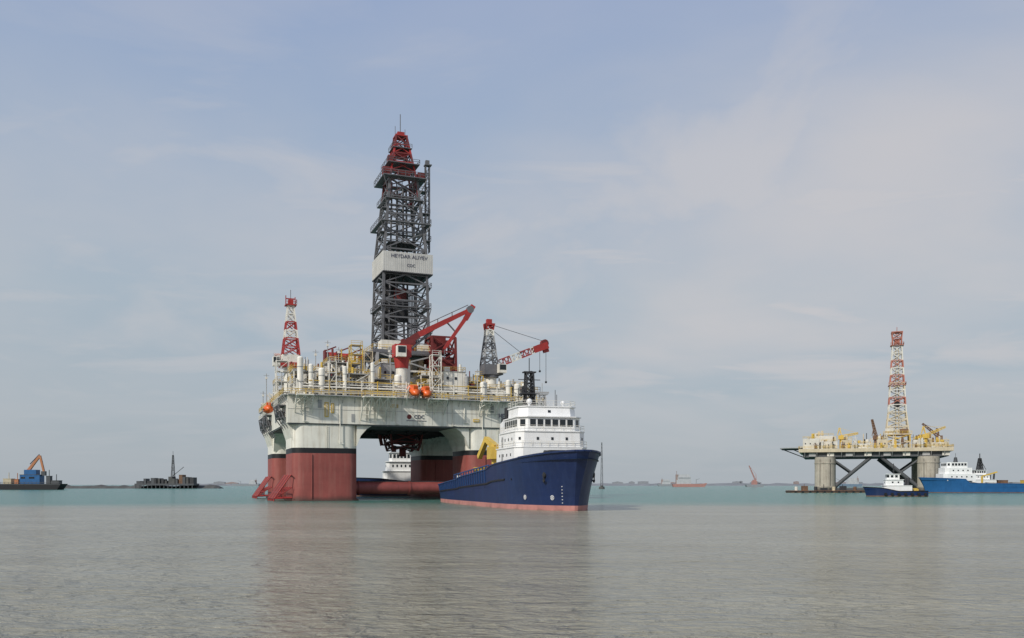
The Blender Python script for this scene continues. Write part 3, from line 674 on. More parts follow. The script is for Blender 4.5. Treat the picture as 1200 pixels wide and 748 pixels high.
lifeboat(rigp(32.6, -2.2, 27.4), TH-math.pi/2+math.pi, -0.35, 6.0)
lifeboat(rigp(-3.4, 24, 24.0), TH+math.pi/2, 0, 5.5)
for s0 in (28.0, 31.0, 34.2):
    mb = MB(WHITE); mb.beam((s0, 1, 26), (s0, -4, 28.4), .25); mb.beam((s0, -4, 28.4), (s0, -.6, 24), .22); mb.beam((s0, -.9, 25.5), (s0, -.9, 30), .25); mb.obj("lifeboat_davit", rig)
for y in (21.6, 26.4):
    mb = MB(WHITE); mb.beam((-1.5, y, 26), (-3.4, y, 28.2), .25); mb.tube((-3.4, y, 28.2), (-3.4, y, 25), .06, 6); mb.obj("lifeboat_davit", rig)

# ================================================================== generic hull
def hull(mb, Lh, WL, DK, TOP, rake, mtop, mboot, zboot, deck_drop=1.0, zdeck=None, mdeck=DECKG, nst=40, rim=None, keel=-2.5):
    ds = [Lh*((i/nst)**1.6) for i in range(nst+1)]
    rows = []
    for d in ds:
        zt = interp(TOP, d); zl = [keel, 0.0, zboot]
        for k in range(1, 7): zl.append(zboot + (zt-zboot)*k/6)
        row = []
        for z in zl:
            f = (max(0, z)/max(zt, .1))**1.4
            bwid = interp(WL, d)*(1-f) + interp(DK, d)*f
            if z < 0: bwid *= 0.75
            kk = max(0, 1-d/(Lh*0.2))
            row.append((Lh/2 - d + rake*f*kk*kk - (1.2*kk if z < 0 else 0), bwid, z))
        rows.append(row)
    nr = len(rows[0])
    for side in (-1, 1):
        for k in range(nr-1):
            mb.use(mboot if k < 2 else mtop)
            vs = [(x, side*y, z) for row in rows for (x, y, z) in (row[k], row[k+1])]
            mb.add(vs, [(2*i, 2*i+1, 2*i+3, 2*i+2) for i in range(len(rows)-1)], True)
    for k in range(nr-1):
        mb.use(mboot if k < 2 else mtop)
        for row in (rows[0], rows[-1]):
            a, c = row[k], row[k+1]
            mb.add([(a[0], -a[1], a[2]), (a[0], a[1], a[2]), (c[0], c[1], c[2]), (c[0], -c[1], c[2])], [(0, 1, 2, 3)], True)
    mb.use(mdeck); dk = []
    for row, d in zip(rows, ds):
        zt = interp(TOP, d); z = interp(zdeck, d) if zdeck else zt-deck_drop
        dk.append((row[-1][0]-.05, max(.1, row[-1][1]-.12), z))
    vs = [(x, s*y, z) for (x, y, z) in dk for s in (-1, 1)]
    mb.add(vs, [(2*i, 2*i+1, 2*i+3, 2*i+2) for i in range(len(dk)-1)])
    if rim:
        mb.use(rim)
        for side in (-1, 1):
            for a, c in zip(rows[:-1], rows[1:]):
                mb.beam((a[-1][0], side*a[-1][1], a[-1][2]), (c[-1][0], side*c[-1][1], c[-1][2]), .22, .22)
    return rows

def fpoly(x0, x1, hw, ch):
    return [(x0, -hw), (x1-ch, -hw), (x1, -hw+ch), (x1, hw-ch), (x1-ch, hw), (x0, hw)]
def tier(mb, x0, x1, hw, ch, z0, z1, rk=0.0):
    p = fpoly(x0, x1, hw, ch); n = len(p)
    q = fpoly(x0, x1-rk, hw-rk*.3, ch)
    vs = [(a[0], a[1], z0) for a in p] + [(a[0], a[1], z1) for a in q]
    mb.add(vs, [(i, (i+1) % n, n+(i+1) % n, n+i) for i in range(n)] + [tuple(range(n))[::-1], tuple(range(n, 2*n))])
    return p, q
def panes(parent, p, q, z0, z1, za, zb, edges, wid=1.1, gap=.25, name="window", off=.05):
    n = len(p)
    for ei in edges:
        a0 = Vector((*p[ei], z0)); b0 = Vector((*p[(ei+1) % n], z0)); a1 = Vector((*q[ei], z1)); b1 = Vector((*q[(ei+1) % n], z1))
        Le = (b0-a0).length; cnt = max(1, int((Le-gap)/(wid+gap))); u = wid/Le; g = (1-cnt*u)/(cnt+1)
        nrm = (b0-a0).cross(a1-a0).normalized()
        for i in range(cnt):
            f0 = g+i*(u+g); f1 = f0+u
            def P(f, z):
                t = (z-z0)/(z1-z0); return a0.lerp(b0, f).lerp(a1.lerp(b1, f), t)
            c = [P(f0, za), P(f1, za), P(f1, zb), P(f0, zb)]
            mbw = MB(GLASS); mbw.add([v - nrm*.03 for v in c]+[v + nrm*off for v in c], [(0, 1, 2, 3), (4, 5, 6, 7), (0, 1, 5, 4), (1, 2, 6, 5), (2, 3, 7, 6), (3, 0, 4, 7)])
            mbw.obj(name, parent)

# ================================================================== SUPPLY SHIP
hd = math.atan2(-0.963, 0.27); LS = 74.0
cx0 = 9.7 - .27*LS/2; cy0 = 134 + .963*LS/2
ship = empty("supply_ship", (cx0, cy0, 0), hd, "navy blue anchor-handling supply ship with white superstructure and pink boot stripe", "ship")
WL = [(0, .25), (1, 1.3), (2.5, 2.4), (5, 3.7), (9, 5.2), (14, 6.4), (20, 7.0), (60, 7.1), (74, 6.3)]
DK = [(0, 1.0), (1, 2.5), (2.5, 3.9), (5, 5.2), (9, 6.4), (14, 7.1), (20, 7.3), (60, 7.3), (74, 6.9)]
TOP = [(0, 9.0), (5, 8.6), (14, 7.9), (20, 7.6), (24, 7.3), (27, 6.7), (50, 5.5), (52, 5.1), (74, 4.0)]
ZD = [(0, 7.8), (22, 7.0), (27, 6.3), (27.5, 3.4), (74, 3.0)]
mb = MB(NAVY, BOOT, DECKG)
RK = 3.2
rows = hull(mb, LS, WL, DK, TOP, RK, NAVY, BOOT, 0.8, zdeck=ZD, rim=NAVY, nst=56)
sh = mb.obj("hull", ship, "navy blue hull with faded pink boot top")
H = LS/2
def hb(d, z):
    zt = interp(TOP, d); f = (max(0, z)/zt)**1.4; kk = max(0, 1-d/(LS*.2))
    return Vector((H-d+RK*f*kk*kk, 0, z)), interp(WL, d)*(1-f)+interp(DK, d)*f
for side in (-1, 1):
    mb = MB(BLACK); pv = None
    for i in range(60):
        d = 16 + 57*i/59; c, bw = hb(d, interp(TOP, d)*.62); p = c + Vector((0, side*(bw+.03), 0))
        if pv: mb.beam(pv, p, .24, .24)
        pv = p
    mb.obj("rubbing_strake", sh)
    mb = MB(NBLUE); pv = None
    for i in range(24):
        d = 28 + i*1.95; zt = interp(TOP, d); c, bw = hb(d, zt); c2, bw2 = hb(d, zt*.66)
        p = c + Vector((0, side*(bw+.1), 0)); mb.beam(p, c2 + Vector((0, side*(bw2+.1), 0)), .14)
        if pv: mb.beam(pv, p, .14)
        pv = p
    mb.obj("bulwark_frame", sh)
    mb = MB(NBLUE); pv = None
    for i in range(14):
        x = H-28-i*2.3; zz = 7.5-i*.11; p = Vector((x, side*6.6, zz)); mb.beam((x, side*6.6, 3.1), p, .18)
        if pv: mb.beam(pv, p, .2)
        pv = p
    mb.obj("crash_rail", ship)
WM = paint("white_marking", (0.7, 0.7, 0.7), .5, .1)
def mark(side, d, z, rr):
    c, bw = hb(d, z); c2, bw2 = hb(d+.6, z); c3, bw3 = hb(d, z+.6)
    p = c+Vector((0, side*bw, 0)); t = (c2+Vector((0, side*bw2, 0))-p).normalized(); up = (c3+Vector((0, side*bw3, 0))-p).normalized()
    nn = t.cross(up)*(-side); nn = nn if nn.y*side > 0 else -nn
    mbx = MB(WM); k = 14
    for i in range(k):
        a = 2*math.pi*i/k; a2 = 2*math.pi*(i+1)/k
        mbx.beam(p+nn*.06+(t*math.cos(a)+up*math.sin(a))*rr, p+nn*.06+(t*math.cos(a2)+up*math.sin(a2))*rr, .09)
    for a in (.78, 2.36): mbx.beam(p+nn*.06+(t*math.cos(a)+up*math.sin(a))*rr, p+nn*.06-(t*math.cos(a)+up*math.sin(a))*rr, .09)
    mbx.obj("thruster_mark", sh)
mark(-1, 9.0, 2.0, .34); mark(-1, 3.0, 2.0, .34)
def anchor(side):
    c, bw = hb(4.2, 5.2); p = c+Vector((.15, side*(bw+.05), 0))
    mbx = MB(DARK); mbx.tube(p+Vector((0, -side*.3, .3)), p+Vector((.05, side*.1, .3)), .42, 12)
    mbx.beam(p+Vector((0, side*.1, .4)), p+Vector((0, side*.05, -.8)), .15); mbx.beam(p+Vector((-.5, 0, -.5)), p+Vector((0, .05*side, -.85)), .16); mbx.beam(p+Vector((.4, 0, -.5)), p+Vector((0, .05*side, -.85)), .16)
    mbx.obj("anchor", sh)
anchor(-1); anchor(1)
for i in range(6):
    c, bw = hb(1.4, 1.2+i*.5); mb = MB(WM); mb.beam(c+Vector((.05, -bw-.03, 0)), c+Vector((-.15, -bw-.09, 0)), .09, .12); mb.obj("draught_mark", sh)
for d, z in ((13, 4.9), (16, 4.9), (19, 4.8)):
    c, bw = hb(d, z); mb = MB(BLACK); mb.tube(c+Vector((0, -bw+.05, 0)), c+Vector((0, -bw-.05, 0)), .2, 10); mb.obj("scupper", sh)
mb = MB(NAVY); pv = None
for i in range(-24, 25):
    d = abs(i)**1.25*.18; c, bw = hb(d, interp(TOP, d)); p = Vector((c.x+.1, bw*(1 if i > 0 else -1) if i else 0, c.z+.05))
    if pv: mb.beam(pv, p, .3, .26)
    pv = p
mb.obj("bow_fender", sh)
mb = MB(DARK); mb.bx(H-8, H-5, -2.5, 2.5, 8.0, 9.4); mb.tube((H-6.5, -3, 8.8), (H-6.5, 3, 8.8), .6, 12); mb.obj("anchor_windlass", ship)

mb = MB(SHIPW, LGREY)
p1, q1 = tier(mb, H-23.5, H-11.0, 6.3, 1.2, 7.1, 10.1, .15)
p2, q2 = tier(mb, H-23, H-11.4, 6.0, 1.2, 10.1, 12.7, .15)
p3, q3 = tier(mb, H-21.5, H-11.9, 5.4, 1.4, 12.7, 15.1, .0)
p4, q4 = tier(mb, H-20.5, H-12.9, 5.0, 1.3, 15.1, 16.9, .4)
for (x0, x1, hw, ch, z) in ((H-23.6, H-11.1, 6.4, 1.2, 10.1), (H-22.6, H-11.4, 6.1, 1.3, 12.7), (H-21.8, H-11.6, 5.6, 1.4, 15.1), (H-20.7, H-13.1, 5.1, 1.3, 16.9)):
    tier(mb, x0, x1, hw, ch, z-.06, z+.1)
mb.use(LGREY)
for z in (8.6, 11.4): mb.bx(H-23, H-12.6, -6.33 if z < 10 else -6.03, -6.28 if z < 10 else -5.98, z-1.2, z-1.16)
sup = mb.obj("superstructure", ship, "white tiered wheelhouse and accommodation block")
panes(sup, p3, q3, 12.7, 15.1, 13.6, 14.7, (0, 1, 2, 3, 4), .95, .24)
panes(sup, p2, q2, 10.1, 12.7, 11.3, 11.75, (1, 2, 3), .4, 1.7)
panes(sup, p2, q2, 10.1, 12.7, 11.3, 11.75, (0,), .4, 1.7)
panes(sup, p1, q1, 7.1, 10.1, 8.7, 9.15, (0, 4), .4, 1.7)
panes(sup, p4, q4, 15.1, 16.9, 15.9, 16.3, (2,), .5, 2.2)
for z, x0, x1, hw, ch in ((10.2, H-23.5, H-11.2, 6.3, 1.2), (12.82, H-22.5, H-11.5, 6.0, 1.3), (17.0, H-20.6, H-13.2, 5.0, 1.3)):
    mb = MB(WHITE); pl = fpoly(x0, x1, hw, ch); mb.rail([(a[0], a[1], z) for a in pl + pl[:1]], .9, .045, 1.4); mb.obj("railing", sup)
for a in ((H-20, H-19.2, -6.36, -6.31, 7.3, 9.2), (H-21, H-20.2, -6.06, -6.01, 10.25, 12.1)):
    mb = MB(LGREY); mb.bx(*a); mb.obj("door", sup)
mb = MB(LGREY); mb.lattice(H-17, 0, levels(17.0, .6, 19.2, .4, 2), .12, .07, [LGREY]); mb.bx(H-17.6, H-16.4, -.9, .9, 19.2, 19.32)
mb.beam((H-17, -1.2, 19.6), (H-17, 1.2, 19.6), .18, .3); mb.tube((H-17, 0, 19.3), (H-17, 0, 21.2), .06, 6); mb.obj("radar_mast", ship)
for (x, y, rr) in ((H-14.6, -3.0, .5), (H-15, 3.0, .4)):
    mb = MB(SHIPW); mb.tube((x, y, 17.0), (x, y, 17.4), .2, 8); mb.dome((x, y, 17.4+rr*.8), rr, 1, 12, True); mb.obj("radome", ship)
for (x, y, zt) in ((H-14, 1.6, 19.0), (H-19.6, 3.2, 20.4), (H-19.6, -3.4, 20)):
    mb = MB(DARK); mb.tube((x, y, 17.0), (x, y, zt), .05, 6); mb.obj("antenna", ship)
for y in (-4.0, 3.4):
    mb = MB(SHIPW, DARK); mb.prism([(H-26.6, 6.4), (H-24.1, 6.4), (H-24.3, 15.2), (H-26.2, 14.8)], 'y', y-.9, y+.9)
    mb.use(BLACK); mb.bx(H-26.1, H-24.4, -.75+y, .75+y, 15.0, 15.7)
    for dx_ in (-.45, .4): mb.tube((H-25.2+dx_, y, 15.4), (H-25.4+dx_, y, 17.6), .24, 8)
    mb.obj("funnel", ship)
MY = -.6
mb = MB(DARK); mb.lattice(H-22.6, MY, levels(12.7, 1.0, 23.6, .6, 6), .22, .13, [DARK]); mb.bx(H-23.9, H-21.3, MY-1.6, MY+1.6, 19.8, 20.0); mb.rail([(H-23.9, MY-1.6, 20.0), (H-21.3, MY-1.6, 20.0), (H-21.3, MY+1.6, 20.0)], 1.0, .07)
mb.bx(H-23.3, H-21.9, MY-1.1, MY+1.1, 23.6, 23.8); mb.beam((H-22.6, MY-2, 22.4), (H-22.6, MY+2, 22.4), .12); mb.tube((H-22.6, MY, 23.8), (H-22.6, MY, 26.2), .08, 6); mb.tube((H-23.1, MY+.5, 12.7), (H-23.1, MY+.5, 24.0), .26, 8); mb.bx(H-22.3, H-21.6, MY-1.4, MY-.7, 20.0, 21.2)
mb.obj("signal_mast", ship)
mat = Matrix.Translation((cx0, cy0, 0)) @ Matrix.Rotation(hd, 4, 'Z')
mb = MB(YEL, DARK); mb.tube((H-28.5, -5.0, 3.2), (H-28.5, -5.0, 8.6), .9, 12); mb.bx(H-30, H-27.2, -6.4, -3.6, 8.6, 10.8); mb.beam((H-28.5, -5, 10.6), (H-33.5, -5.5, 12.4), 1.0, 1.2, w2=.8); mb.beam((H-33.5, -5.5, 12.6), (H-37.5, -6.0, 9.2), .8, .9)
mb.use(DARK); mb.tube((H-29.5, -5, 10), (H-32, -5.2, 11.6), .22, 8); mb.obj("deck_crane", ship, "yellow folding deck crane")
mb = MB(YEL, DARK); mb.tube((H-31, -2.5, 6.6), (H-31, 4.2, 6.6), 2.0, 20); mb.bx(H-33, H-29, -3.2, -2.5, 3.2, 9.0); mb.bx(H-33, H-29, 4.2, 4.9, 3.2, 9.0); mb.use(DARK); mb.tube((H-31, 0, 6.6), (H-31, 3, 6.6), 2.2, 20); mb.obj("towing_winch", ship)
mb = MB(YEL); mb.bx(H-41, H-38.4, -6.2, -4.4, 3.2, 7.2); mb.bx(H-41.1, H-38.3, -6.3, -4.3, 7.2, 7.35); mb.obj("deck_locker", ship)
for k, (d, y, mt, l) in enumerate(((46, -4.4, BLUE, "blue"), (53, -4.0, RUST, "rust brown"), (60, -3.6, WHITE, "white"))):
    mb = MB(mt); x = H-d; mb.bx(-3, 3, -1.2, 1.2, 0, 2.6)
    for i in range(14): mb.bx(-2.8+i*.42, -2.62+i*.42, -1.25, -1.2, .15, 2.45)
    for a in (-3, 2.85):
        for c in (-1.28, 1.13): mb.bx(a, a+.15, c, c+.15, 0, 2.66)
    oc = mb.obj("shipping_container", None, l + " steel container lashed on the supply ship's work deck", "container", group="containers on the ship deck")
    oc.location = mat @ Vector((x, y, 3.32)); oc.rotation_euler = (0, 0, hd)
mb = MB(DARK); mb.tube((-H+1.5, -4, 3.4), (-H+1.5, 4, 3.4), .9, 16); mb.obj("stern_roller", ship)

# ================================================================== small boats
def tug(name, loc, rz, L, B, hm, sm, label, cat="tugboat", zt=(3.4, 1.9), hs=1.0, hbot=RUST, mastm=DARK, fun=DARK, ms=1.0):
    e = empty(name, loc, rz, label, cat)
    wl = [(0, .2), (.05*L, .2*B), (.15*L, .4*B), (.3*L, .48*B), (.85*L, .47*B), (L, .38*B)]
    dk = [(0, .08*B), (.04*L, .27*B), (.12*L, .43*B), (.3*L, .5*B), (.85*L, .5*B), (L, .42*B)]
    tp = [(0, zt[0]), (.25*L, zt[0]*.75+zt[1]*.25), (.5*L, zt[1]), (L, zt[1]*1.05)]
    mb = MB(hm); hull(mb, L, wl, dk, tp, L*.05, hm, hbot, .35, deck_drop=.7, nst=24, rim=BLACK, keel=-1.2); h = mb.obj("hull", e)
    mb = MB(sm); x = L*.06; z = zt[1]-.6
    a1 = tier(mb, x-.3*L, x+.16*L, .34*B, .1*B, z, z+2.9*hs, .1); a2 = tier(mb, x-.16*L, x+.13*L, .27*B, .08*B, z+2.9*hs, z+5.2*hs); a3 = tier(mb, x-.1*L, x+.1*L, .22*B, .07*B, z+5.2*hs, z+7.4*hs)
    for (f0, f1, hw, zz) in ((-.3, .17, .36, 2.9), (-.17, .14, .31, 5.2), (-.12, .12, .25, 7.4)): tier(mb, x+f0*L, x+f1*L, hw*B, .08*B, z+zz*hs-.05, z+zz*hs+.1)
    s = mb.obj("wheelhouse", e)
    panes(s, *a3, z+5.2*hs, z+7.4*hs, z+6.1*hs, z+7.0*hs, (0, 1, 2, 3, 4), .8, .25); panes(s, *a2, z+2.9*hs, z+5.2*hs, z+3.9*hs, z+4.5*hs, (0, 2, 4), .5, .9)
    mb = MB(mastm); mt = z+7.4*hs; k = hs*ms; wd = .13*max(1, ms); mb.tube((x-.02*L, 0, mt), (x-.02*L, 0, mt+4.2*k), wd, 6); mb.beam((x-.02*L, -1.2, mt+2.6*k), (x-.02*L, 1.2, mt+2.6*k), wd); mb.beam((x-.02*L, -.9, mt+1.3*k), (x-.02*L, .9, mt+1.3*k), wd*1.5); mb.beam((x-.02*L, 0, mt+3*k), (x-.14*L, 0, mt), wd*.8)
    if ms > 1: mb.lattice(x-.02*L, 0, levels(mt, 1.3, mt+3*k, .5, 4), .3, .2, [mastm])
    mb.obj("mast", e)
    for sy in (-1, 1): mb = MB(fun); mb.tube((x-.24*L, sy*.2*B, z+2.9*hs), (x-.25*L, sy*.2*B, z+5.8*hs), .45, 10); mb.obj("funnel", e)
    mb = MB(YEL, BLACK); mb.bx(-.34*L, -.29*L, -.8, .8, z, z+1.6); mb.tube((-.34*L, -.6, z+1), (-.34*L, .6, z+1), .6, 10); mb.obj("towing_winch", e)
    for i in range(7):
        xx = .22*L-i*.11*L
        for sy in (-1, 1): mb = MB(BLACK); mb.tube((xx, sy*(.5*B+.02), zt[1]-1.0), (xx, sy*(.5*B+.35), zt[1]-1.0), .5, 12); mb.obj("tyre_fender", h)
    return e

tug("tugboat", (-36.6, 306, 0), math.radians(192), 36, 12, NAVY, SHIPW, "blue-hulled white tugboat seen beneath the drilling rig deck", zt=(6.4, 5.0), hs=1.42)
tug("tugboat", (128.6, 297, 0), math.radians(172), 19, 6.5, NAVY, SHIPW, "small blue tugboat with white wheelhouse beside the weathered platform", zt=(3.2, 1.8), hs=.85)
tug("tugboat", (247, 466, 0), math.radians(178), 28, 10, BLACK, SHIPW, "black tugboat with tall mast behind the blue supply boat", zt=(5.5, 4), hs=1.1, ms=1.9)

e = empty("supply_boat", (228.5, 424, 0), math.radians(177), "bright blue supply boat with white bridge, moored beside platform", "boat")
Lb = 60
mb = MB(BLUE); hull(mb, Lb, [(0, .3), (4, 3), (12, 5.8), (20, 6.5), (Lb, 6)], [(0, 1), (3, 4), (10, 6.4), (20, 6.8), (Lb, 6.5)], [(0, 7.4), (16, 6.6), (17.5, 4.7), (Lb, 4.2)], 3, BLUE, RUST, .4, zdeck=[(0, 6.2), (16, 5.8), (17, 2.8), (Lb, 2.6)], nst=30, rim=BLUE); mb.obj("hull", e)
mb = MB(SHIPW); t1 = tier(mb, Lb/2-21, Lb/2-6.5, 5.6, 1.4, 5.8, 9.2); t2 = tier(mb, Lb/2-19.5, Lb/2-7.5, 5, 1.4, 9.2, 12.0); t3 = tier(mb, Lb/2-17.5, Lb/2-8.5, 4.6, 1.4, 12.0, 14.6); mb.bx(Lb/2-20.5, Lb/2-15, -3, 3, 2.8, 5.8); s = mb.obj("superstructure", e)
panes(s, *t3, 12.0, 14.6, 13.0, 14.1, (0, 1, 2, 3, 4), 1, .3); panes(s, *t2, 9.2, 12.0, 10.4, 11.0, (0, 4), .6, 1.4); panes(s, *t1, 5.8, 9.2, 7.4, 8.0, (0, 4), .6, 1.4)
mb = MB(HAZED); mb.lattice(Lb/2-14, 0, levels(14.6, .7, 17, .4, 3), .2, .12, [HAZED]); mb.tube((Lb/2-14, 0, 17), (Lb/2-14, 0, 19), .1, 6); mb.obj("mast", e)
mb = MB(YEL); mb.tube((Lb/2-25, 3, 2.8), (Lb/2-25, 3, 8), .5, 8); mb.beam((Lb/2-25, 3, 8), (Lb/2-32, 3, 10), .6); mb.obj("deck_crane", e)
for i in range(5): mb = MB((WHITE, RUST, LGREY, YEL, DARK)[i]); x = Lb/2-32-i*5.5; mb.bx(x, x+3.4, -2, 2, 2.7, 5.0+(i % 2)); mb.bx(x-.1, x+3.5, -2.1, 2.1, 5.0+(i % 2), 5.15+(i % 2)); mb.obj("deck_cargo", e)

# ================================================================== SECOND RIG (older)
r2 = empty("drilling_platform", (189.5, 470, 0), math.radians(-20), "older weathered semi-submersible platform with red and white derrick and cantilevered helideck", "drilling rig")
CP = [(-22, -16), (27, -16), (-22, 20), (27, 20)]
for i, (x, y) in enumerate(CP):
    mb = MB(CONC); rr = 5.2
    mb.tube((x, y, -3), (x, y, 18.2), rr, 26); mb.tube((x, y, 2.4), (x, y, 3.2), rr+.3, 26); mb.tube((x, y, 14.9), (x, y, 15.4), rr+.25, 26)
    mb.use(DARK)
    for a in (-.5, .5): mb.tube((x+rr*math.sin(a), y-rr*math.cos(a)-.1, -.5), (x+rr*math.sin(a), y-rr*math.cos(a)-.1, 17), .12, 6)
    mb.obj("column", r2)
for y in (-16, 20):
    for x0, x1 in ((-18, 0), (23, 5)):
        mb = MB(HAZED); mb.tube((x0, y, 2.2), (x1, y, 18.0), .95, 12); mb.tube((x0, y, 17), ((x0+x1)/2, y, 10.2), .55, 10); mb.obj("diagonal_brace", r2)
    mb = MB(HAZED); mb.tube((-18, y, 1.5), (23, y, 1.5), .8, 12); mb.obj("horizontal_brace", r2)
for x in (-22, 27):
    mb = MB(HAZED); mb.tube((x, 16, 2.2), (x, 2, 18.0), .8, 12); mb.obj("diagonal_brace", r2)
mb = MB(LGREY, BEIGE, DARK); mb.use(CREAM); mb.bx(-35, 38, -20, 26, 20.8, 22.6); mb.use(HAZED); mb.bx(-33, 36, -18, 24, 18.2, 20.8)
mb.use(LGREY)
for x in range(-32, 37, 6): mb.beam((x, -18.1, 18.3), (x, -19.8, 20.8), .3)
for x in range(-30, 34, 9): mb.use(HAZEW if x % 2 else LGREY); mb.bx(x, x+3.4, -18.6, -18.05, 18.6, 20.5)
mb.use(YEL); mb.rail([(-35, 26, 22.6), (-35, -20, 22.6), (38, -20, 22.6), (38, 26, 22.6)], 1.4, .14, 3); dk = mb.obj("deck", r2)
mb = MB(LGREY, DARK); mb.prism([(-45, -10), (-41, -15), (-34, -15), (-32, -10), (-32, 0), (-36, 5), (-42, 5), (-45, 0)], 'z', 23.2, 23.6)
mb.use(HAZED)
for y in (-11, -4, 2): mb.beam((-44, y, 23.1), (-33, y, 18.6), .3); mb.beam((-39, y, 23.1), (-33, y, 20.5), .25); mb.beam((-44.5, y, 22.9), (-33, y, 22.9), .28)
mb.obj("helideck", r2)
rr2 = random.Random(5)
def rblock(x0, x1, y0, y1, z0, z1, mt, nm="deck_house"):
    mb = MB(mt); mb.bx(x0, x1, y0, y1, z0, z1); mb.use(YEL); mb.rail([(x0, y0, z1), (x1, y0, z1)], 1.2, .12, 2.5)
    mb.use(HAZED); x = x0+1
    while x < x1-1.2: mb.bx(x, x+.6, y0-.12, y0-.02, z0+(z1-z0)*.45, z0+(z1-z0)*.45+.7); x += 2.4
    for i in range(4):
        px = rr2.uniform(x0+.5, x1-1.5); mb.use(rr2.choice([HAZEW, CREAM, YEL, RUST])); mb.bx(px, px+rr2.uniform(.6, 1.8), y0+1, y0+3, z1, z1+rr2.uniform(.8, 2.8))
    mb.obj(nm, r2)
rblock(-33, -25, -18, -8, 22.6, 28, HAZEW); rblock(-24, -16, -17, -8, 22.6, 26.4, HAZEW); rblock(-14, -9, -18, -10, 22.6, 27, CREAM); rblock(-7, 0, -17, -10, 22.6, 25, HAZEW); rblock(3, 8, -17.5, -10, 22.6, 27, CREAM); rblock(20, 25, -17, -8, 22.6, 26.6, HAZEW); rblock(28, 36, -18, -8, 22.6, 25.2, CREAM); rblock(-28, -18, -6, 4, 22.6, 30, HAZEW); rblock(22, 30, -4, 8, 22.6, 28, CREAM)
for i in range(60):
    mb = MB(rr2.choice([YEL, CREAM, HAZEW, RUST, HAZED, HAZEW, CREAM])); x = rr2.uniform(-33, 36); y = rr2.uniform(-19.6, -18.6) if i % 2 else rr2.uniform(-7, -3); h = rr2.uniform(1.2, 5) if i % 2 else rr2.uniform(4, 9)
    if rr2.random() < .5: mb.bx(x-.6, x+.6, y-.4, y+.5, 22.6, 22.6+h*.6); mb.beam((x, y, 22.6+h*.6), (x, y, 22.6+h), .25); mb.beam((x-1.2, y, 22.6+h*.8), (x+1.2, y, 22.6+h*.8), .2)
    else: q = rr2.uniform(.2, .6); mb.tube((x, y, 22.6), (x, y, 22.6+h), q, 8); mb.dome((x, y, 22.6+h), q, .6); mb.tube((x, y, 22.6+h*.5), (x+1.5, y, 22.6+h*.5), q*.4, 6)
    mb.obj("deck_equipment", r2)
cx, cy = 13.5, 2.0
mb = MB(HAZEW); mb.lattice(cx, cy, levels(22.6, 6.0, 30, 5.8, 2), .7, .35, [CREAM, YEL])
mb.use(CREAM); mb.bx(cx-6.8, cx+6.8, cy-6.4, cy+6.4, 30, 30.5); mb.use(YEL); mb.rail([(cx-6.8, cy-6.4, 30.5), (cx+6.8, cy-6.4, 30.5)], 1.3, .14); mb.use(HAZEW); mb.bx(cx-6, cx-2, cy-6.2, cy-5.4, 30.5, 33.4); mb.use(RUST); mb.bx(cx+1, cx+5, cy-6.2, cy-5.4, 30.5, 33)
mb.obj("drill_floor", r2)
REDH = paint("haze_tinted_red", (0.44, 0.15, 0.10), .6, .25)  # red paled in the base colour to imitate aerial haze
mb = MB(HAZEW, REDH); pr = levels(30.5, 5.5, 42, 4.2, 3) + levels(42, 4.2, 77, 2.2, 9)[1:]
mb.lattice(cx, cy, pr, .6, .32, [CREAM, CREAM, CREAM, HAZEW, REDH, HAZEW, CREAM, REDH, HAZEW, REDH, HAZEW, HAZEW])
dr = mb.obj("derrick", r2, "tapering red and white lattice derrick")
mb = MB(CREAM, DARK); mb.tube((cx-.6, cy, 30.5), (cx-.5, cy, 76), .28, 6); mb.tube((cx+.9, cy, 30.5), (cx+.7, cy, 76), .28, 6); mb.use(DARK); mb.bx(cx-1.3, cx+1.3, cy-.8, cy+.8, 44, 49); mb.obj("travelling_block", dr)
for z, hw in ((56, 4.2), (77, 3.2)):
    mb = MB(REDH); mb.bx(cx-hw, cx+hw, cy-hw, cy-hw+1.0, z, z+.3); mb.bx(cx-hw, cx+hw, cy+hw-1.0, cy+hw, z, z+.3); mb.bx(cx-hw, cx-hw+1.0, cy-hw+1.0, cy+hw-1.0, z, z+.3); mb.bx(cx+hw-1.0, cx+hw, cy-hw+1.0, cy+hw-1.0, z, z+.3)
    mb.rail([(cx-hw, cy-hw, z+.3), (cx+hw, cy-hw, z+.3), (cx+hw, cy+hw, z+.3)], 1.3, .16); mb.obj("derrick_platform", dr)
mb = MB(REDH); mb.lattice(cx, cy, [(77, 2.2), (81, 2.2), (84, 2.5)], .5, .3, [REDH]); mb.bx(cx-2.8, cx+2.8, cy-2.8, cy+2.8, 84, 84.4); mb.bx(cx-1.3, cx+1.3, cy-1, cy+1, 78, 80.5); mb.tube((cx, cy, 84.4), (cx, cy, 87), .15, 6); mb.obj("crown_block", dr)
for (x, y, tx, tz, mt) in ((26, -12, 9, 33, YEL), (-14, -14, 8, 30.5, YEL), (34, 6, -8, 36, RUST), (3, -6, -2, 38, RUST)):
    mb = MB(mt); mb.tube((x, y, 22.6), (x, y, 27.5), 1.0, 10); mb.bx(x-1.6, x+1.6, y-1.6, y+1.6, 27.5, 29.6); mb.boom((x, y, 29), (x+tx, y-1, tz), 1.2, 1.2, 7, .3, .16, [mt], .7, .7); mb.lattice(x-1, y, [(29.6, 1.0), (33.5, .3)], .25, .16, [mt])
    mb.beam((x-1, y, 33.5), (x+tx, y-1, tz), .1); mb.obj("pedestal_crane", r2)
rf = empty("work_raft", (157, 440, 0), math.radians(2), "low rusty pontoon raft with drums moored in front of platform", "raft")
mb = MB(RUST); mb.bx(-20, 20, -4, 4, -.6, 1.1); mb.use(DARK); mb.bx(-20.3, 20.3, -4.2, 4.2, .5, .75); mb.obj("pontoon", rf)
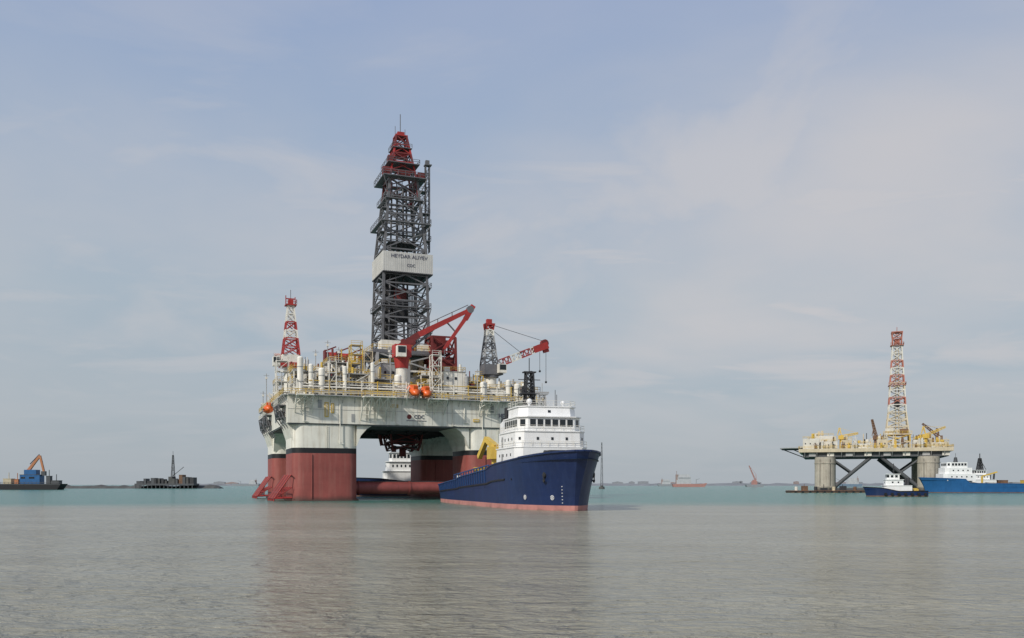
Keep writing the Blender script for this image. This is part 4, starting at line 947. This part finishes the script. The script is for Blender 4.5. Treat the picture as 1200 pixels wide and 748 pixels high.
for i in range(11): mb = MB(BLACK); mb.tube((-18+i*3.6, -4.15, .3), (-18+i*3.6, -4.6, .3), .6, 10); mb.obj("tyre_fender", rf)
for i in range(7):
    x = -17+i*5+rr2.uniform(-1, 1); mb = MB(rr2.choice([HAZEW, BEIGE, RUST, DARK]))
    if i % 2: mb.bx(x-1.2, x+1.2, -2, 1, 1.1, 1.1+rr2.uniform(1, 2.4)); mb.tube((x, 0, 1.1), (x, 0, 4.2), .15, 6); mb.obj("equipment_box", rf)
    else: mb.tube((x, -1, 1.1), (x, -1, 3.0), .8, 10); mb.tube((x, -1, 2), (x, -1, 2.15), .86, 10); mb.obj("drum", rf)

# ================================================================== LEFT: dredger barge, breakwater, jetty
db = empty("dredging_barge", (-374, 690, 0), math.radians(3), "black barge carrying a blue and orange excavator crane", "barge")
mb = MB(BLACK); mb.prism([(-24, 4.6), (-21, .2), (-21, -1.5), (22, -1.5), (22, .2), (25, 4.6)], 'y', -6, 6); mb.use(HAZED); mb.bx(-23.5, 24.5, -6.1, 6.1, 3.9, 4.3)
mb.rail([(-23.5, -6, 4.6), (24.5, -6, 4.6)], 1.2, .18, 3); mb.obj("hull", db)
mb = MB(BLUE); mb.bx(-7, 8, -4, 4, 4.6, 11.5); mb.bx(-4, 5, -3.5, 3.5, 11.5, 15.5); mb.use(GLASS); mb.bx(-6, -3, -4.1, -4.02, 8.6, 10); mb.bx(0, 4, -4.1, -4.02, 8.6, 10); mb.use(HAZED); mb.bx(-7.2, 8.2, -4.2, 4.2, 11.5, 11.8); mb.obj("machinery_cabin", db)
ORH = paint("haze_tinted_orange", (0.48, .19, .08), .6, .2); mb = MB(ORH)  # orange dulled in its base colour in place of distance haze
mb.beam((-3, 0, 14), (6.5, 0, 26.5), 2.0, 2.2, w2=1.4); mb.beam((6.5, 0, 26.5), (9.5, 0, 14), 1.4, 1.4); mb.use(HAZED); mb.bx(7.8, 11, -1.2, 1.2, 11, 14.4); mb.tube((-1, 0, 20), (6, 0, 27.5), .4, 8); mb.obj("excavator_arm", db)
for (x0, x1, y, z, mt) in ((-20, -14, 3, 8.4, BEIGE), (12, 15, 2, 10.5, HAZED), (16, 22, 3, 7, HAZED), (-12, -9, 2, 8, ORH)):
    mb = MB(mt); mb.bx(x0, x1, -y, y, 4.6, z); mb.bx(x0-.2, x1+.2, -y-.2, y+.2, z, z+.3); mb.tube(((x0+x1)/2, 0, z), ((x0+x1)/2, 0, z+5), .3, 6); mb.obj("deck_house", db)

def rough_strip(name, x0, x1, y, depth, hmin, hmax, step, mt, label, seed):
    rg = random.Random(seed); mb = MB(mt); xs = []; x = x0
    while x < x1: xs.append(x); x += step*rg.uniform(.6, 1.4)
    xs.append(x1); vs = []; nn = 5
    for i, x in enumerate(xs):
        ed = min(1, i/2, (len(xs)-1-i)/2); h = rg.uniform(hmin, hmax)*ed
        for j in range(nn):
            f = j/(nn-1); yy = y+depth*f + rg.uniform(-.05, .05)*depth; vs.append((x, yy, -1 + (h+1)*math.sin(math.pi*f)**.6*rg.uniform(.85, 1.1) if 0 < j < nn-1 else -1))
    mb.add(vs, [(i*nn+j, i*nn+j+1, (i+1)*nn+j+1, (i+1)*nn+j) for i in range(len(xs)-1) for j in range(nn-1)])
    mb.obj(name, None, label, "land", kind="structure")
rough_strip("breakwater", -470, -300, 905, 24, 2.2, 4.2, 5, ROCK, "low dark rock breakwater in the sea", 3)
jt = empty("derelict_jetty", (-352, 905, 0), 0, "dark derelict jetty structures with a thin lattice mast", "jetty")
mb = MB(HAZED)
rg = random.Random(4)
mb.bx(-30, 30, -8, 8, 3.2, 5)
for i in range(15): mb.tube((-29+i*4.1, -7.5, -2), (-29+i*4.1, -7.5, 3.3), .5, 6)
for i in range(16):
    x = -29+i*3.6; h = rg.uniform(2, 7.5)*(1.2 if i > 7 else .8); mb.use(rg.choice([HAZED, DARK, ROCK, RUST])); mb.bx(x, x+rg.uniform(2, 4.2), -6+rg.uniform(0, .5), 4, 5, 5+h)
mb.obj("jetty_deck", jt)
mb = MB(HAZED); mb.lattice(6, 0, levels(5, 1.8, 34, .5, 8), .4, .25, [HAZED], 'Z'); mb.tube((6, 0, 34), (6, 0, 38), .2, 6); mb.beam((6, 0, 13), (17, 0, 22), .5); mb.obj("lattice_mast", jt)

rough_strip("far_shore", -1250, -420, 3000, 200, 5, 10, 30, SHORE, "thin hazy far shoreline", 8)
rough_strip("far_shore", 180, 2300, 3000, 200, 6, 11, 30, SHORE, "thin hazy far shoreline", 9)
HZ = [paint("hazed_white", (.48, .49, .50), .8, .15), paint("hazed_grey", (.28, .30, .32), .8, .15), paint("hazed_rust", (.32, .25, .23), .8, .15), paint("hazed_blue", (.17, .24, .32), .8, .15)]  # aerial haze is mixed into these base colours; there is no volume
HRED = paint("hazed_red", (.42, .22, .19), .8, .15)  # red desaturated in the paint to suggest haze far off
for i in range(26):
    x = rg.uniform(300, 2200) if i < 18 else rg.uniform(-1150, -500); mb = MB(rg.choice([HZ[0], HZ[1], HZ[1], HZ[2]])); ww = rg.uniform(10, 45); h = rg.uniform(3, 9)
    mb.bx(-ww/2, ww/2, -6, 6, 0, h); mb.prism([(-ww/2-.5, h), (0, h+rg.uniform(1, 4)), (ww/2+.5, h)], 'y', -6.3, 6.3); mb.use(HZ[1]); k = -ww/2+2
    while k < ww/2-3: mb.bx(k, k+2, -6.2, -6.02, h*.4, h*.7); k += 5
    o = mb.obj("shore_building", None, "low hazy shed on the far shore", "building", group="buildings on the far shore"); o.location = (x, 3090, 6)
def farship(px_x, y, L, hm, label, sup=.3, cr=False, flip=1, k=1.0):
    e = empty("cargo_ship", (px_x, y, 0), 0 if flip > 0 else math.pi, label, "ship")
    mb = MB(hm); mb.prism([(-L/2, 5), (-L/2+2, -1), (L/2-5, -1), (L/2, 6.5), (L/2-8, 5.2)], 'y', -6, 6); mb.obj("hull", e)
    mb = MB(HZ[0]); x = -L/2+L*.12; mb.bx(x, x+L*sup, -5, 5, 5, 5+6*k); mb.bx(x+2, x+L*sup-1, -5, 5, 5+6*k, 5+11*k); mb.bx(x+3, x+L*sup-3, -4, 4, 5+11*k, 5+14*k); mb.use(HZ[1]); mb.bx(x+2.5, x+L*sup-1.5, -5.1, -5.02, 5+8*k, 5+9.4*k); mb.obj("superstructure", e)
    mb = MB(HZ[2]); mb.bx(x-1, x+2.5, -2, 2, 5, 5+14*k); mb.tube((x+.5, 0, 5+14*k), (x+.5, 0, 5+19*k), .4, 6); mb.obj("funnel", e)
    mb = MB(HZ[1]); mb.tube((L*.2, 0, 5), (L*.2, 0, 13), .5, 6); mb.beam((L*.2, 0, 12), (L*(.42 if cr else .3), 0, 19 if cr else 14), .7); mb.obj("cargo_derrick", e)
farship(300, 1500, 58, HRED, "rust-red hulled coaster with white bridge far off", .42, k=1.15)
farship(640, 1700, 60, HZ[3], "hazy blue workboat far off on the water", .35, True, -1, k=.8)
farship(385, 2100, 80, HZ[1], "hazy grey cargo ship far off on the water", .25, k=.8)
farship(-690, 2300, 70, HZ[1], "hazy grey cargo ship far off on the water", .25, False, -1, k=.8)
e = empty("harbour_crane", (410, 1500, 0), 0, "haze-tinted red floating harbour crane with raised jib", "crane")
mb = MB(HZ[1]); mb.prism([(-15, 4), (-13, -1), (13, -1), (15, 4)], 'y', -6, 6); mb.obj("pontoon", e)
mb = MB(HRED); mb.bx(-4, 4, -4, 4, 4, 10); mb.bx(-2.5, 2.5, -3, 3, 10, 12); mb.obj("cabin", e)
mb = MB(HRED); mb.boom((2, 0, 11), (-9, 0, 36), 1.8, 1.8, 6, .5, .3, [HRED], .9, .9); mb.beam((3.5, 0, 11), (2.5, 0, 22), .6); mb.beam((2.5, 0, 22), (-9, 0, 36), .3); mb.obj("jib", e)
e = empty("navigation_mast", (81, 800, 0), 0, "thin dark lattice beacon mast standing in the sea", "mast")
mb = MB(HAZED); mb.lattice(0, 0, levels(3, 1.0, 42, .3, 12), .26, .14, [HAZED], 'Z'); mb.obj("lattice", e)
mb = MB(ROCK); mb.tube((0, 0, -2), (0, 0, 2.2), 3.0, 14, 2.4); mb.tube((0, 0, 2.2), (0, 0, 3.2), 1.2, 12); mb.obj("base", e)
